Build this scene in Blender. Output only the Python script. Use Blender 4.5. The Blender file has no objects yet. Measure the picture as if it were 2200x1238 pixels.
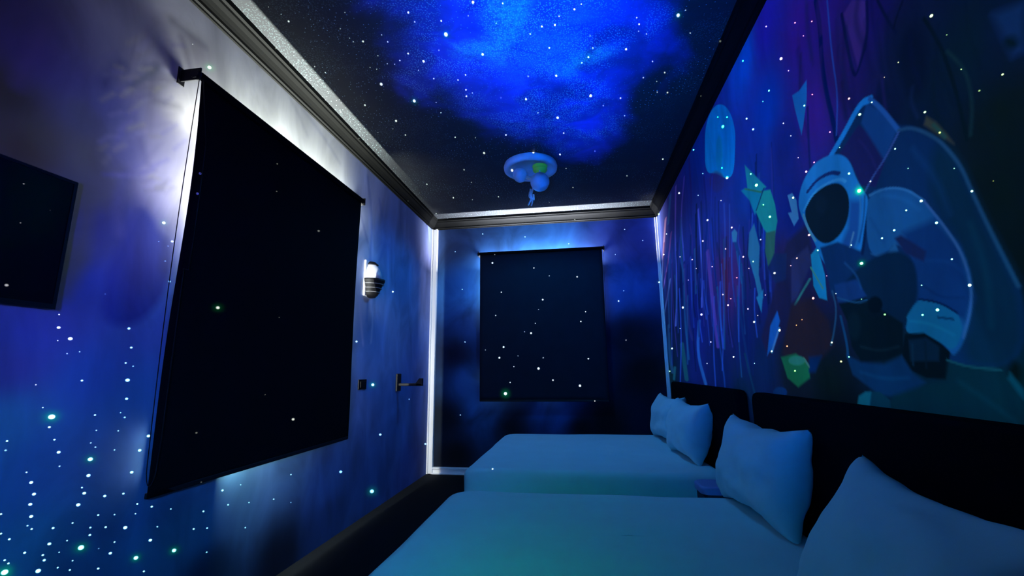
import bpy, bmesh, math, random
import numpy as np
from mathutils import Vector, Matrix, noise
random.seed(7); np.random.seed(7)
sc = bpy.context.scene
C = sc.collection
PI = math.pi

# ------------------------------------------------------------------ room size, camera, exposure
F_PX = 942.3                                   # focal length in pixels of the 2200 px wide frame
PITCH, YAW, ROLL = 0.18555, 0.14977, -0.01052
CAM = np.array([0.0, 0.0, 1.3546])
XL, XR, YF, YB = -2.095, 1.134, 6.038, -1.6    # left wall, right wall, far wall, back wall
ZC, ZW = 3.56, 3.42                            # ceiling, lower edge of the cornice

cp, sp, cy, sy = math.cos(PITCH), math.sin(PITCH), math.cos(YAW), math.sin(YAW)
FW = np.array([-sy * cp, cy * cp, sp]); RT0 = np.array([cy, sy, 0.0]); UP0 = np.cross(RT0, FW)
cr, sr = math.cos(ROLL), math.sin(ROLL)
RT = cr * RT0 + sr * UP0; UP = -sr * RT0 + cr * UP0
cd = bpy.data.cameras.new('camera'); cam = bpy.data.objects.new('camera', cd); C.objects.link(cam)
cd.sensor_fit = 'HORIZONTAL'; cd.sensor_width = 36.0; cd.lens = 36.0 * F_PX / 2200.0
cd.clip_start = 0.02
cam.matrix_world = Matrix(((RT[0], UP[0], -FW[0], CAM[0]), (RT[1], UP[1], -FW[1], CAM[1]), (RT[2], UP[2], -FW[2], CAM[2]), (0, 0, 0, 1)))
sc.camera = cam
vs = sc.view_settings
sc.display_settings.display_device = 'sRGB'
vs.view_transform = 'Standard'; vs.look = 'None'; vs.gamma = 1.0; vs.exposure = 0.0; vs.use_curve_mapping = False
sc.cycles.sample_clamp_indirect = 3.0
w = bpy.data.worlds.new('world'); sc.world = w; w.use_nodes = True
w.node_tree.nodes['Background'].inputs[0].default_value = (0.75, 0.85, 1, 1)
w.node_tree.nodes['Background'].inputs[1].default_value = 0.4      # daylight outside the windows

AX = {'x': 0, 'y': 1, 'z': 2}
def at(u, v, ax, val):
    d = FW + RT * (u - 1100) / F_PX - UP * (v - 619) / F_PX
    a = AX[ax]; t = (val - CAM[a]) / d[a]
    return CAM + t * d
def lin(c):
    c = np.asarray(c, float) / 255.0
    return np.where(c <= 0.04045, c / 12.92, ((c + 0.055) / 1.055) ** 2.4)

# ------------------------------------------------------------------ the galaxy projector: soft coloured wash and laser stars
PROJ = np.array([-0.25, -0.15, 1.45])
UNIT = 4 * PI * PI                             # point light power that gives radiance 1 on white at 1 m
# surface points, their facing, and how bright a white surface is there
NL, NR, NF, NC, NU = (1, 0, 0), (-1, 0, 0), (0, -1, 0), (0, 0, -1), (0, 0, 1)
WASH = [
 (1300, 1150, 'z', .6, NU, (.003, .09, .20)), (1000, 1200, 'z', .6, NU, (.006, .15, .20)), (1650, 1200, 'z', .6, NU, (.001, .03, .11)),
 (1250, 970, 'z', .6, NU, (.0, .03, .12)), (1650, 1000, 'x', .9, NR, (.001, .05, .10)), (1900, 1100, 'x', .9, NR, (.001, .030, .10)),
 (1600, 150, 'x', XR, NR, (.010, .20, 1.1)), (1500, 600, 'x', XR, NR, (.010, .12, .75)), (1700, 400, 'x', XR, NR, (.012, .18, .9)),
 (1900, 450, 'x', XR, NR, (.010, .14, .50)), (2150, 100, 'x', XR, NR, (.006, .07, .22)), (2150, 600, 'x', XR, NR, (.004, .06, .15)),
 (1900, 800, 'x', XR, NR, (.004, .06, .16)), (200, 1000, 'x', XL, NL, (.015, .12, .42)), (200, 700, 'x', XL, NL, (.03, .07, .48)),
 (300, 500, 'x', XL, NL, (.03, .06, .45)), (50, 50, 'x', XL, NL, (.04, .04, .15)), (830, 700, 'x', XL, NL, (.04, .13, .45)),
 (830, 950, 'x', XL, NL, (.01, .10, .38)), (1000, 600, 'y', YF, NF, (.01, .06, .30)), (1180, 900, 'y', YF, NF, (.005, .02, .08)),
 (1150, 80, 'z', ZC, NC, (.0, .55, 2.6)), (1050, 160, 'z', ZC, NC, (.0, .25, 2.0)), (1290, 200, 'z', ZC, NC, (.0, .20, 2.2)), (830, 120, 'z', ZC, NC, (.02, .08, .7)),
 (1143, 370, 'y', 4.4, NF, (.0, .60, 2.5)), (1480, 130, 'z', ZC, NC, (.0, .08, .8)), (1200, 400, 'z', ZC, NC, (.0, .14, .9)), (850, 1100, 'z', 0.0, NU, (.004, .03, .07)),
]
# the ceiling lamp is on, glowing a dim blue
LG, LGC, LGP = 1.75, np.array([.02, .36, 1.0]), np.array([-.45, 4.68, 3.20])
def lamp_part(P, n):
    q = P - LGP; d = np.linalg.norm(q, axis=-1)
    return LG * LGC * (np.maximum(0.0, -((q / d[..., None]) @ np.array(n, float))) / d ** 2)[..., None]
KAP = 26.0
wd, wgt, wt = [], [], []
for u, v, ax, val, n, c in WASH:
    q = at(u, v, ax, val) - PROJ; d = np.linalg.norm(q)
    c = np.maximum(0, np.array(c) - lamp_part(at(u, v, ax, val), n))
    wd.append(q / d); wgt.append(max(0.03, -np.dot(q / d, n)) / d ** 2); wt.append(c)
wd = np.array(wd); wgt = np.array(wgt); wt = np.array(wt)
A = np.exp(KAP * (wd @ wd.T - 1)) * wgt[:, None]
Aw = A / (wt.max(1)[:, None] + .6); coef = np.zeros((len(wd), 3))
for k in range(3):
    b = wt[:, k] / (wt.max(1) + .6); xk = np.zeros(len(wd)); G_ = Aw.T @ Aw + 1e-9 * np.eye(len(wd)); h_ = Aw.T @ b
    for it in range(600):
        for j_ in range(len(wd)): xk[j_] = max(0.0, xk[j_] + (h_[j_] - G_[j_] @ xk) / G_[j_, j_])
    coef[:, k] = xk
def wash(P, n):                                # radiance of white at points P facing n
    return proj_part(P, n) + lamp_part(P, n)
def proj_part(P, n):
    q = P - PROJ; d = np.linalg.norm(q, axis=-1); dr = q / d[..., None]
    I = np.exp(KAP * (dr @ wd.T - 1)) @ coef
    return I * (np.maximum(0.03, -(dr @ np.array(n, float))) / d ** 2)[..., None]

def N(nt, t, **kw):
    n = nt.nodes.new(t)
    for k, v in kw.items():
        if k.startswith('i_'): n.inputs[int(k[2:])].default_value = v
        else: setattr(n, k, v)
    return n
def point_lamp(name, radius):
    l = bpy.data.lights.new(name, 'POINT'); l.energy = UNIT; l.shadow_soft_size = radius; l.use_nodes = True
    o = bpy.data.objects.new(name, l); C.objects.link(o); o.location = PROJ
    return l.node_tree
nt = point_lamp('projector_wash', 0.04)
em = nt.nodes['Emission']; geo = N(nt, 'ShaderNodeTexCoord'); prev = None
for d, c in zip(wd, coef):
    if c.max() < 1e-4: continue
    dp = N(nt, 'ShaderNodeVectorMath', operation='DOT_PRODUCT', i_1=tuple(d)); nt.links.new(geo.outputs['Normal'], dp.inputs[0])
    ma = N(nt, 'ShaderNodeMath', operation='MULTIPLY_ADD', i_1=KAP, i_2=-KAP); nt.links.new(dp.outputs['Value'], ma.inputs[0])
    ex = N(nt, 'ShaderNodeMath', operation='EXPONENT'); nt.links.new(ma.outputs[0], ex.inputs[0])
    va = N(nt, 'ShaderNodeVectorMath', operation='MULTIPLY_ADD', i_1=tuple(c)); nt.links.new(ex.outputs[0], va.inputs[0])
    if prev: nt.links.new(prev.outputs[0], va.inputs[2])
    prev = va
nt.links.new(prev.outputs[0], em.inputs['Color'])

# laser stars: pixel position in the photograph, size, g = strong green star, surface letter
# L left wall, T tv, S left shade, F far wall, H far shade, R right wall, C ceiling, M lamp, B bed
STARS = """L,450,145,4.5,g L,414,95,1.5,d
C,577,15,1.3 C,620,46,3 C,604,31,1.2 C,593,104,3 C,741,27,1.5 C,780,89,3 C,759,90,1.5 C,751,82,1.2 C,731,62,1.5 C,833,90,2 C,820,75,1.5 C,877,27,3 C,891,47,2 C,948,45,2.5 C,958,74,5.5,g C,1016,5,4 C,1006,34,1.5 C,1066,50,1.5 C,877,115,2.5 C,910,132,3.5 C,859,130,2 C,832,137,1.5 C,848,138,1.5 C,812,120,1.5 C,795,145,1.5 C,809,149,1.5 C,899,151,1.5 C,819,181,4.5 C,932,169,2 C,984,172,2 C,1000,161,2 C,890,217,4.5,g C,1001,193,2.3 C,1002,207,2.5 C,1015,200,1.5 C,1037,117,3.5 C,943,108,1.5 C,937,220,1.5 C,784,226,3 C,676,143,2 C,699,156,2 C,692,179,2 C,706,200,2 C,732,241,2.5 C,772,298,2.5 C,851,260,3.5 C,871,290,2.2 C,812,285,1.3 C,978,295,2 C,1021,296,1.5 C,1087,290,2.5 C,1076,210,1.5 C,947,242,1.5 C,844,277,1.2 C,623,136,2 C,631,112,2 C,1080,7,2
C,1234,20,2.8 C,1201,35,2 C,1164,57,2.8 C,1192,54,2.8 C,1139,73,1.8 C,1180,103,2.3 C,1135,164,2.5,d C,1195,163,3 C,1130,213,3 C,1198,253,3.5 C,1211,286,2 C,1269,206,4 C,1274,103,2 C,1264,123,2.5 C,1345,106,3.2 C,1333,211,2.2 C,1342,249,1.6 C,1373,52,2.5 C,1368,38,2 C,1389,73,1.6 C,1372,67,1.5 C,1457,33,5,g C,1473,22,1.8 C,1483,71,2 C,1548,89,3.5 C,1428,156,2.6 C,1434,199,2.6 C,1402,132,2 C,1382,167,2 C,1411,175,1.6 C,1412,198,1.8 C,1507,207,2 C,1296,227,1.5 C,1268,77,1.4 C,1249,9,1.8 C,1250,135,2 C,1156,243,1.3
R,1646,57,1.8 R,1596,131,2 R,1562,252,2 R,1542,252,1.3 R,1553,272,4 R,1604,255,2.5 R,1618,278,2.8 R,1639,218,1.3
R,2001,34,4.5 R,2034,75,2,d R,1678,126,4 R,1694,152,1.5 R,1708,49,1.7 R,1744,46,1.7 R,1652,195,2.5 R,1683,265,2 R,1699,292,1.6 R,1728,227,2.2 R,1745,203,1.5 R,1783,284,1.8 R,1824,212,3 R,1847,246,4 R,1873,220,2 R,1930,134,2 R,1987,241,3.5 R,2019,285,3,d R,2065,149,1.6 R,2104,195,3,d R,2154,160,3 R,1900,166,1.2 R,1726,77,1.2
T,48,394,2.2 T,41,478,2 T,11,612,4.5 T,105,451,1.5,d L,352,479,4,g L,370,519,3.5 L,364,605,3.2 L,341,519,1.5 L,361,529,1.5 L,355,561,2
S,595,352,2,d S,594,411,2,d S,684,496,3.5,d C,879,433,1.3 C,937,459,2 C,917,396,2 C,974,425,2.5 C,997,365,2 C,1040,329,3.5 C,1013,392,1.3 C,1015,429,1.2 C,1071,423,2 C,944,494,1.2 F,1037,503,1.8 F,978,541,1.5 F,939,553,1.2 H,1063,547,1.5 H,1058,565,2.8
M,1149,329,3.5 M,1100,366,4 C,1203,332,2.6 C,1216,362,1.5 C,1231,403,1.8 C,1180,435,1.3 C,1296,439,1.6 C,1347,378,1.8 C,1424,342,2.6 C,1237,473,2 C,1278,325,1.2 F,1128,509,1.8 F,1222,524,1.7 F,1342,493,1.5 F,1381,517,1.2 F,1322,547,1.2 H,1147,576,2 H,1180,593,1.6 H,1240,595,2.3
R,1415,460,3 R,1490,322,2.5 R,1459,415,2.8 R,1500,420,1.3 R,1510,373,1.4 R,1549,431,1.5 R,1551,361,1.8 R,1562,382,4 R,1520,473,3 R,1510,518,2.5 R,1572,489,2.5 R,1559,535,1.8 R,1597,552,2.5 R,1625,398,4 R,1613,374,1.8 R,1634,515,2.3 R,1618,562,1.6 R,1609,577,1.5 R,1583,597,1.5 R,1530,573,1.5 R,1487,558,2 R,1496,577,1.4 R,1461,552,1.6 R,1426,547,1.8 R,1432,503,1.5 R,1479,602,1.2 R,1640,440,1.5 R,1417,607,1.6
R,1654,466,3 R,1715,339,1.5 R,1749,349,1.8 R,1732,369,3 R,1704,425,2.5 R,1824,373,2.8 R,1846,410,5,g R,1923,320,2.5 R,1951,362,2,d R,1870,390,2 R,1804,317,1.5 R,1738,505,3.2 R,1757,538,2 R,1712,555,2 R,1699,571,1.2 R,1664,587,3.2 R,1776,593,1.2 R,1829,527,1.5 R,1851,566,4.5,g R,1895,512,2.5 R,1921,495,2.8 R,1947,452,2.2 R,1979,432,3.5 R,2012,479,3.5 R,2050,362,1.7 R,2088,411,3 R,2134,389,1.8,d R,2045,557,2.5 R,2083,613,4 R,1980,613,1.8
L,127,676,2 L,126,704,4 L,151,728,5 L,124,732,1.5 L,144,760,1.5 L,171,756,1.5 L,277,706,3.5 L,282,747,3 L,270,780,2.5 L,286,787,1.8 L,274,817,5 L,272,857,3.5 L,176,818,2.8 L,77,827,1.8 L,111,896,7,g L,106,918,3 L,92,876,1.8 L,204,892,2.5 L,268,897,2.3 L,259,887,1.6 L,207,925,1.8 L,254,926,1.8 L,226,632,1.8,d S,467,661,5,g S,421,930,3,d
S,599,682,1.5,d S,569,848,1.5,d S,629,901,4 L,766,734,3 L,844,627,2.5 L,801,827,4,g L,879,858,1.8,d F,999,735,2 F,989,892,1.8 H,1077,628,2 H,1065,678,1.8 H,1082,746,3 H,1073,769,3 H,1096,822,1.8 H,1086,846,5,g H,1043,752,1.2 F,993,622,1.2
H,1166,644,2.8 H,1157,665,1.2 H,1150,695,1.5 H,1141,716,3 H,1127,713,1.3 H,1113,765,1.2 H,1167,769,1.5 H,1104,788,1.7 H,1157,792,3.8 H,1188,817,2.5 H,1246,829,3.8 H,1264,771,2.5 H,1248,691,2.2 H,1258,670,2 F,1329,647,2.2 F,1345,731,2 H,1278,862,1.4 F,1340,625,1.2
R,1467,661,3.3 R,1507,676,3.5 R,1461,706,1.3 R,1444,749,2.5 R,1439,798,2 R,1527,735,2 R,1519,781,1.3 R,1576,767,2.5 R,1553,633,1.7 R,1564,656,2.4 R,1570,642,1.4 R,1607,664,2.2 R,1620,692,3 R,1628,678,1.5 R,1644,634,1.5 R,1621,781,1.2
R,1747,641,3.5 R,1675,710,3 R,1691,744,2 R,1658,755,2 R,1723,687,1.3 R,1711,699,1.4 R,1787,736,2.3 R,1824,767,1.8 R,1807,777,3 R,1708,797,2 R,1901,676,3.2 R,1982,677,3,d R,2014,666,4 R,1796,631,1.3 R,1851,643,1.5
L,15,948,2.5 L,12,968,3,d L,117,945,2.5 L,126,972,4 L,195,952,1.8 L,205,961,2 L,246,967,1.8 L,194,987,5.5,g L,190,1022,4.5 L,319,937,4 L,300,968,4 L,283,1015,4 L,67,1037,4 L,73,1062,4 L,65,1084,4 L,67,1110,4 L,128,1002,2 L,57,1015,2 L,181,1060,4 L,176,1048,2.2 L,168,1085,4.5 L,225,1066,3.5 L,265,1061,2.8 L,295,1083,2.3 L,326,1089,2.8 L,367,1094,2 L,291,1104,1.8 L,211,1107,2.5 L,246,1106,2 L,156,1124,2.3 L,114,1135,3 L,68,1137,2.5 L,59,1130,2 L,20,1159,2.8 L,2,1105,2.5 L,2,1147,2.5 L,194,1134,2.5 L,193,1150,3 L,227,1133,2.8 L,269,1134,4.5 L,338,1132,2 L,416,1137,2.5 L,445,1135,2.2 L,527,1134,2 L,246,1165,2.3 L,323,1161,4 L,106,1169,4 L,53,1188,3 L,92,1193,2.7 L,95,1204,3.3 L,174,1177,6.5,g L,237,1189,3.7 L,292,1199,5,g L,374,1183,5,g L,444,1187,2.3 L,156,1205,2 L,150,1225,2.5 L,124,1220,2.3 L,211,1222,2.8 L,309,1228,2.5 L,82,1227,5.5 L,10,1230,7,g L,10,1204,2.5 L,18,1211,2.5 L,478,1054,3 L,440,1038,2.2 L,517,1042,1.8 L,437,1099,2.5 L,490,1085,2.3 L,535,1080,1.8 L,144,1162,2 L,212,1179,1.8,d L,127,1187,1.8
L,817,934,3.3 L,914,954,3 L,732,1014,4 L,799,1056,5.5,g L,625,1020,2 L,588,1073,2 L,625,1080,1.3 B,1058,1008,2"""
SURF = {'L': ('x', XL, NL, .30), 'T': ('x', -1.97, NL, .02), 'S': ('x', -1.985, NL, .02), 'F': ('y', YF, NF, .10), 'H': ('y', 5.935, NF, .02),
        'R': ('x', XR, NR, .25), 'C': ('z', ZC, NC, .15), 'M': ('y', 4.4, NF, .5), 'B': ('z', .6, NU, .6)}
stars = []
for ln in STARS.split():
    f = ln.split(','); s = f[0]; u, v, r = float(f[1]), float(f[2]), float(f[3]); g = len(f) > 4 and f[4] == 'g'; dim = len(f) > 4 and f[4] == 'd'
    ax, val, n, alb = SURF[s]
    q = at(u, v, ax, val); dc = np.dot(q - CAM, FW); e = q - PROJ; dl = np.linalg.norm(e); e /= dl
    cs = max(.12, -np.dot(e, n))
    ra = max(r, 1.2) * dc / F_PX / dl * .55
    br = (1.0 if dim else (1.2 + 1.1 * r)) / (alb * cs)
    if s in 'STH': br *= .5
    if s == 'R': br *= 2.6
    stars.append((tuple(float(x) for x in e), ra, br, g, s))
nt = point_lamp('projector_stars', 0.0)
for n in list(nt.nodes):
    if n.type == 'EMISSION': nt.nodes.remove(n)
out = [n for n in nt.nodes if n.type == 'OUTPUT_LIGHT'][0]
tc = N(nt, 'ShaderNodeTexCoord'); sx = N(nt, 'ShaderNodeSeparateXYZ'); nt.links.new(tc.outputs['Normal'], sx.inputs[0])
fo = N(nt, 'ShaderNodeLightFalloff', i_0=1.0)      # laser beams stay tight: no falloff with distance
def ext(s): return s[1] * (9.0 if s[3] else 1.6)
def leaf(ss):
    e = N(nt, 'ShaderNodeEmission'); nt.links.new(fo.outputs['Constant'], e.inputs['Strength'])
    pv = None
    for (d, r, b, g, s) in ss:
        ds = N(nt, 'ShaderNodeVectorMath', operation='DISTANCE', i_1=d); nt.links.new(tc.outputs['Normal'], ds.inputs[0])
        m1 = N(nt, 'ShaderNodeMath', operation='MULTIPLY_ADD', use_clamp=True, i_1=-1 / (.9 * r), i_2=1.35 / .9); nt.links.new(ds.outputs['Value'], m1.inputs[0])
        col = (.85 * b, 1.0 * b, .9 * b) if s in 'LC' else ((b, 1.7 * b, .75 * b) if s == 'R' else (b, b, .85 * b))
        va = N(nt, 'ShaderNodeVectorMath', operation='MULTIPLY_ADD', i_1=col); nt.links.new(m1.outputs[0], va.inputs[0])
        if pv: nt.links.new(pv.outputs[0], va.inputs[2])
        pv = va
        if g:
            h1 = N(nt, 'ShaderNodeMath', operation='MULTIPLY_ADD', use_clamp=True, i_1=-1 / (7 * r), i_2=1.0); nt.links.new(ds.outputs['Value'], h1.inputs[0])
            h2 = N(nt, 'ShaderNodeMath', operation='POWER', i_1=3.5); nt.links.new(h1.outputs[0], h2.inputs[0])
            va = N(nt, 'ShaderNodeVectorMath', operation='MULTIPLY_ADD', i_1=(0.0, .05 * b, .01 * b)); nt.links.new(h2.outputs[0], va.inputs[0])
            nt.links.new(pv.outputs[0], va.inputs[2]); pv = va
    if pv: nt.links.new(pv.outputs[0], e.inputs['Color'])
    else: e.inputs['Color'].default_value = (0, 0, 0, 1)
    return e
def build(ss, depth=0):
    if len(ss) <= 7 or depth > 8: return leaf(ss)
    sp_ = [max(s[0][k] for s in ss) - min(s[0][k] for s in ss) for k in range(3)]; k = sp_.index(max(sp_))
    vals = sorted(s[0][k] for s in ss); m = .5 * (vals[len(vals) // 2 - 1] + vals[len(vals) // 2])
    lo = [s for s in ss if s[0][k] - ext(s) < m]; hi = [s for s in ss if s[0][k] + ext(s) >= m]
    if max(len(lo), len(hi)) >= len(ss): return leaf(ss)
    a, b = build(lo, depth + 1), build(hi, depth + 1)
    gt = N(nt, 'ShaderNodeMath', operation='GREATER_THAN', i_1=m); nt.links.new(sx.outputs[k], gt.inputs[0])
    mx = N(nt, 'ShaderNodeMixShader'); nt.links.new(gt.outputs[0], mx.inputs[0])
    nt.links.new(a.outputs[0], mx.inputs[1]); nt.links.new(b.outputs[0], mx.inputs[2])
    return mx
nt.links.new(build(stars).outputs[0], out.inputs[0])

# ------------------------------------------------------------------ daylight leaking through the gap behind each roller shade
# window openings (y or x range, z range) and shades
S1 = dict(a=1.88, b=3.69, z0=.791, z1=2.948)      # left wall shade, along y
S2 = dict(a=-1.352, b=.357, z0=.950, z1=2.989)    # far wall shade, along x
def strip(name, loc, dirv, long_axis, length, width, power, col):
    l = bpy.data.lights.new(name, 'AREA'); l.shape = 'RECTANGLE'; l.size = length; l.size_y = width; l.energy = power; l.color = col
    o = bpy.data.objects.new(name, l); C.objects.link(o)
    z = -Vector(dirv).normalized(); x = Vector(long_axis).normalized(); y = z.cross(x)
    M = Matrix((x, y, z)).transposed().to_4x4(); M.translation = Vector(loc); o.matrix_world = M
DL = (.95, 1.0, .93); DLV = (.86, .88, 1.0); DB = (.72, .86, 1.0)
def lamp_glow():
    l = bpy.data.lights.new('ceiling_lamp_glow', 'SPOT'); l.energy = UNIT * LG; l.color = tuple(LGC); l.shadow_soft_size = .10; l.spot_size = math.radians(172); l.spot_blend = .35
    o = bpy.data.objects.new('ceiling_lamp_glow', l); C.objects.link(o); o.location = LGP
lamp_glow()
strip('daylight_gap', (XL + .018, (S1['a'] + S1['b']) / 2 + .08, S1['z1'] - .30), (-.0, 0, 1), (0, 1, 0), 1.56, .012, 140, DL)
strip('daylight_gap', (XL + .060, S1['a'] + .30, 2.42), (0, -1, 0), (0, 0, 1), .9, .03, 11, DLV)
strip('daylight_gap', (XL + .05, S1['a'] + .06, .98), (0, -1, 0), (0, 0, 1), .22, .02, .13, DLV)
strip('daylight_gap', (XL + .05, S1['b'] - .08, 2.25), (0, 1, 0), (0, 0, 1), 1.3, .02, 1.0, DLV)
strip('daylight_gap', (XL + .045, S1['b'] - 1.3, 1.85), (0, 1, 0), (0, 0, 1), 1.9, .02, 130, DL)
strip('daylight_gap', (XL + .045, 2.85, S1['z0'] + .12), (0, 0, -1), (0, 1, 0), 1.5, .02, .025, DLV)
strip('daylight_gap', (-.50, YF - .010, S2['z1'] - .22), (0, 0, 1), (1, 0, 0), 1.5, .008, 320, (.82, .86, 1.0))
strip('daylight_gap', (S2['a'] + .10, YF - .05, 2.45), (-1, 0, 0), (0, 0, 1), .85, .02, 3, DB)
strip('daylight_gap', (S2['a'] + .05, YF - .05, 1.28), (-1, 0, 0), (0, 0, 1), .14, .02, .08, DB)
strip('daylight_gap', (S2['b'] - .06, YF - .05, 2.45), (1, 0, 0), (0, 0, 1), .9, .02, .30, DB)
strip('daylight_gap', (-1.05, YF - .05, S2['z0'] + .06), (0, 0, -1), (1, 0, 0), .55, .02, .12, DB)
strip('daylight_gap', (-.42, YF - .05, S2['z0'] + .06), (0, 0, -1), (1, 0, 0), .30, .02, .06, DB)

# ------------------------------------------------------------------ helpers
def mat(name, col, rough=.6, metal=0.0, spec=.4, bump=0.0, bscale=40, var=0.0, vscale=6, emis=None):
    m = bpy.data.materials.new(name); m.use_nodes = True; t = m.node_tree; b = t.nodes['Principled BSDF']
    b.inputs['Base Color'].default_value = (*col, 1); b.inputs['Roughness'].default_value = rough
    b.inputs['Metallic'].default_value = metal; b.inputs['Specular IOR Level'].default_value = spec
    tcn = N(t, 'ShaderNodeTexCoord')
    nz = N(t, 'ShaderNodeTexNoise'); nz.inputs['Scale'].default_value = vscale; nz.inputs['Detail'].default_value = 5
    t.links.new(tcn.outputs['Object'], nz.inputs['Vector'])
    mx = N(t, 'ShaderNodeMixRGB'); mx.blend_type = 'MULTIPLY'; mx.inputs[0].default_value = var
    mx.inputs[1].default_value = (*col, 1); t.links.new(nz.outputs['Fac'], mx.inputs[2]); t.links.new(mx.outputs[0], b.inputs['Base Color'])
    if bump:
        n2 = N(t, 'ShaderNodeTexNoise'); n2.inputs['Scale'].default_value = bscale; n2.inputs['Detail'].default_value = 6
        t.links.new(tcn.outputs['Object'], n2.inputs['Vector'])
        bp = N(t, 'ShaderNodeBump'); bp.inputs['Strength'].default_value = bump; bp.inputs['Distance'].default_value = .01
        t.links.new(n2.outputs['Fac'], bp.inputs['Height']); t.links.new(bp.outputs[0], b.inputs['Normal'])
    return m
M = {}
M['floor'] = mat('dark_floor', (.005, .007, .009), .85, spec=.08, var=.4, vscale=3)
M['black_fabric'] = mat('blackout_fabric', (.005, .0055, .006), .95, spec=.05, var=.3, bump=.15, bscale=300)
M['black_fabric2'] = mat('blackout_fabric_navy', (.016, .022, .034), .95, spec=.05, var=.3, bump=.15, bscale=300)
M['black_metal'] = mat('black_metal', (.006, .006, .007), .5, spec=.3)
M['black_plastic'] = mat('black_plastic', (.004, .004, .005), .5, spec=.2)
M['headboard'] = mat('black_upholstery', (.004, .004, .006), .95, spec=.02, bump=.2, bscale=200)
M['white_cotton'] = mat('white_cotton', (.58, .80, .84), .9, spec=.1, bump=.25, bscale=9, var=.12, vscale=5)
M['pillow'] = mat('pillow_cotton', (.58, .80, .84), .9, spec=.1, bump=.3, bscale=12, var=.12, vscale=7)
M['mattress'] = mat('mattress_fabric', (.5, .5, .52), .9)
M['trim'] = mat('white_gloss_trim', (.85, .84, .82), .45)
M['cornice'] = mat('dark_cornice', (.0048, .0050, .0044), .7, spec=.08, var=.3)
M['screen'] = mat('tv_screen', (.003, .003, .004), .2, spec=.12)
M['plastic_white'] = mat('white_plastic', (.75, .75, .75), .4)
M['moon'] = mat('moon_plastic', (.6, .7, .8), .45, var=.35, vscale=9, bump=.5, bscale=12)
M['green_globe'] = mat('green_banded_plastic', (.5, .9, .05), .4)
M['glass_shade'] = mat('frosted_glass', (.42, .43, .5), .4)
M['nightstand'] = mat('nightstand_lacquer', (.25, .28, .6), .4)
M['nightstand_dark'] = mat('nightstand_dark', (.02, .025, .05), .6)
M['wall_plain'] = mat('painted_wall', (.08, .12, .25), .8)
M['ring_grey'] = mat('ring_grey', (.12, .12, .13), .4)
M['bead'] = mat('clear_bead', (.7, .7, .7), .3)
gm = bpy.data.materials.new('window_glass'); gm.use_nodes = True; t = gm.node_tree
tr = N(t, 'ShaderNodeBsdfTransparent'); gl = N(t, 'ShaderNodeBsdfGlossy'); gl.inputs['Roughness'].default_value = .05
mxs = N(t, 'ShaderNodeMixShader', i_0=.08); t.links.new(tr.outputs[0], mxs.inputs[1]); t.links.new(gl.outputs[0], mxs.inputs[2])
t.links.new(mxs.outputs[0], t.nodes['Material Output'].inputs[0]); M['glass'] = gm

def link(name, me, m, parent=None, smooth=False):
    me.materials.append(m); o = bpy.data.objects.new(name, me); C.objects.link(o)
    if smooth:
        me.polygons.foreach_set('use_smooth', [True] * len(me.polygons))
    if parent is not None: o.parent = parent
    return o
def obj(name, bm, m, parent=None, smooth=False, bevel=0.0, origin=None):
    bmesh.ops.recalc_face_normals(bm, faces=bm.faces[:])
    if origin is not None: bmesh.ops.translate(bm, vec=-Vector(origin), verts=bm.verts[:])
    me = bpy.data.meshes.new(name); bm.to_mesh(me); bm.free()
    o = link(name, me, m, parent, smooth)
    if origin is not None: o.location = origin
    if bevel:
        md = o.modifiers.new('bevel', 'BEVEL'); md.width = bevel; md.segments = 2; md.limit_method = 'ANGLE'
    return o
def thing(name, label, cat, loc, group=None):
    o = bpy.data.objects.new(name, None); C.objects.link(o); o.location = loc; o.empty_display_size = .1
    o['label'] = label; o['category'] = cat
    if group: o['group'] = group
    return o
def tag(o, label, cat, group=None):
    o['label'] = label; o['category'] = cat
    if group: o['group'] = group
    return o
def struct(o): o['kind'] = 'structure'; return o
def box(bm, x0, x1, y0, y1, z0, z1):
    vs_ = [bm.verts.new(p) for p in ((x0, y0, z0), (x1, y0, z0), (x1, y1, z0), (x0, y1, z0), (x0, y0, z1), (x1, y0, z1), (x1, y1, z1), (x0, y1, z1))]
    for f in ((0, 3, 2, 1), (4, 5, 6, 7), (0, 1, 5, 4), (1, 2, 6, 5), (2, 3, 7, 6), (3, 0, 4, 7)): bm.faces.new([vs_[i] for i in f])
def tube(bm, pts, r, seg=10, cap=True):
    pts = [Vector(p) for p in pts]; rings = []
    for i, p in enumerate(pts):
        a = pts[max(0, i - 1)]; b = pts[min(len(pts) - 1, i + 1)]; tg = (b - a).normalized()
        ref = Vector((0, 0, 1)) if abs(tg.z) < .9 else Vector((1, 0, 0))
        n1 = tg.cross(ref).normalized(); n2 = tg.cross(n1)
        rr = r[i] if isinstance(r, (list, tuple)) else r
        rings.append([bm.verts.new(p + (n1 * math.cos(2 * PI * k / seg) + n2 * math.sin(2 * PI * k / seg)) * rr) for k in range(seg)])
    for i in range(len(rings) - 1):
        for k in range(seg):
            bm.faces.new((rings[i][k], rings[i][(k + 1) % seg], rings[i + 1][(k + 1) % seg], rings[i + 1][k]))
    if cap: bm.faces.new(rings[0][::-1]); bm.faces.new(rings[-1])
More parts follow.
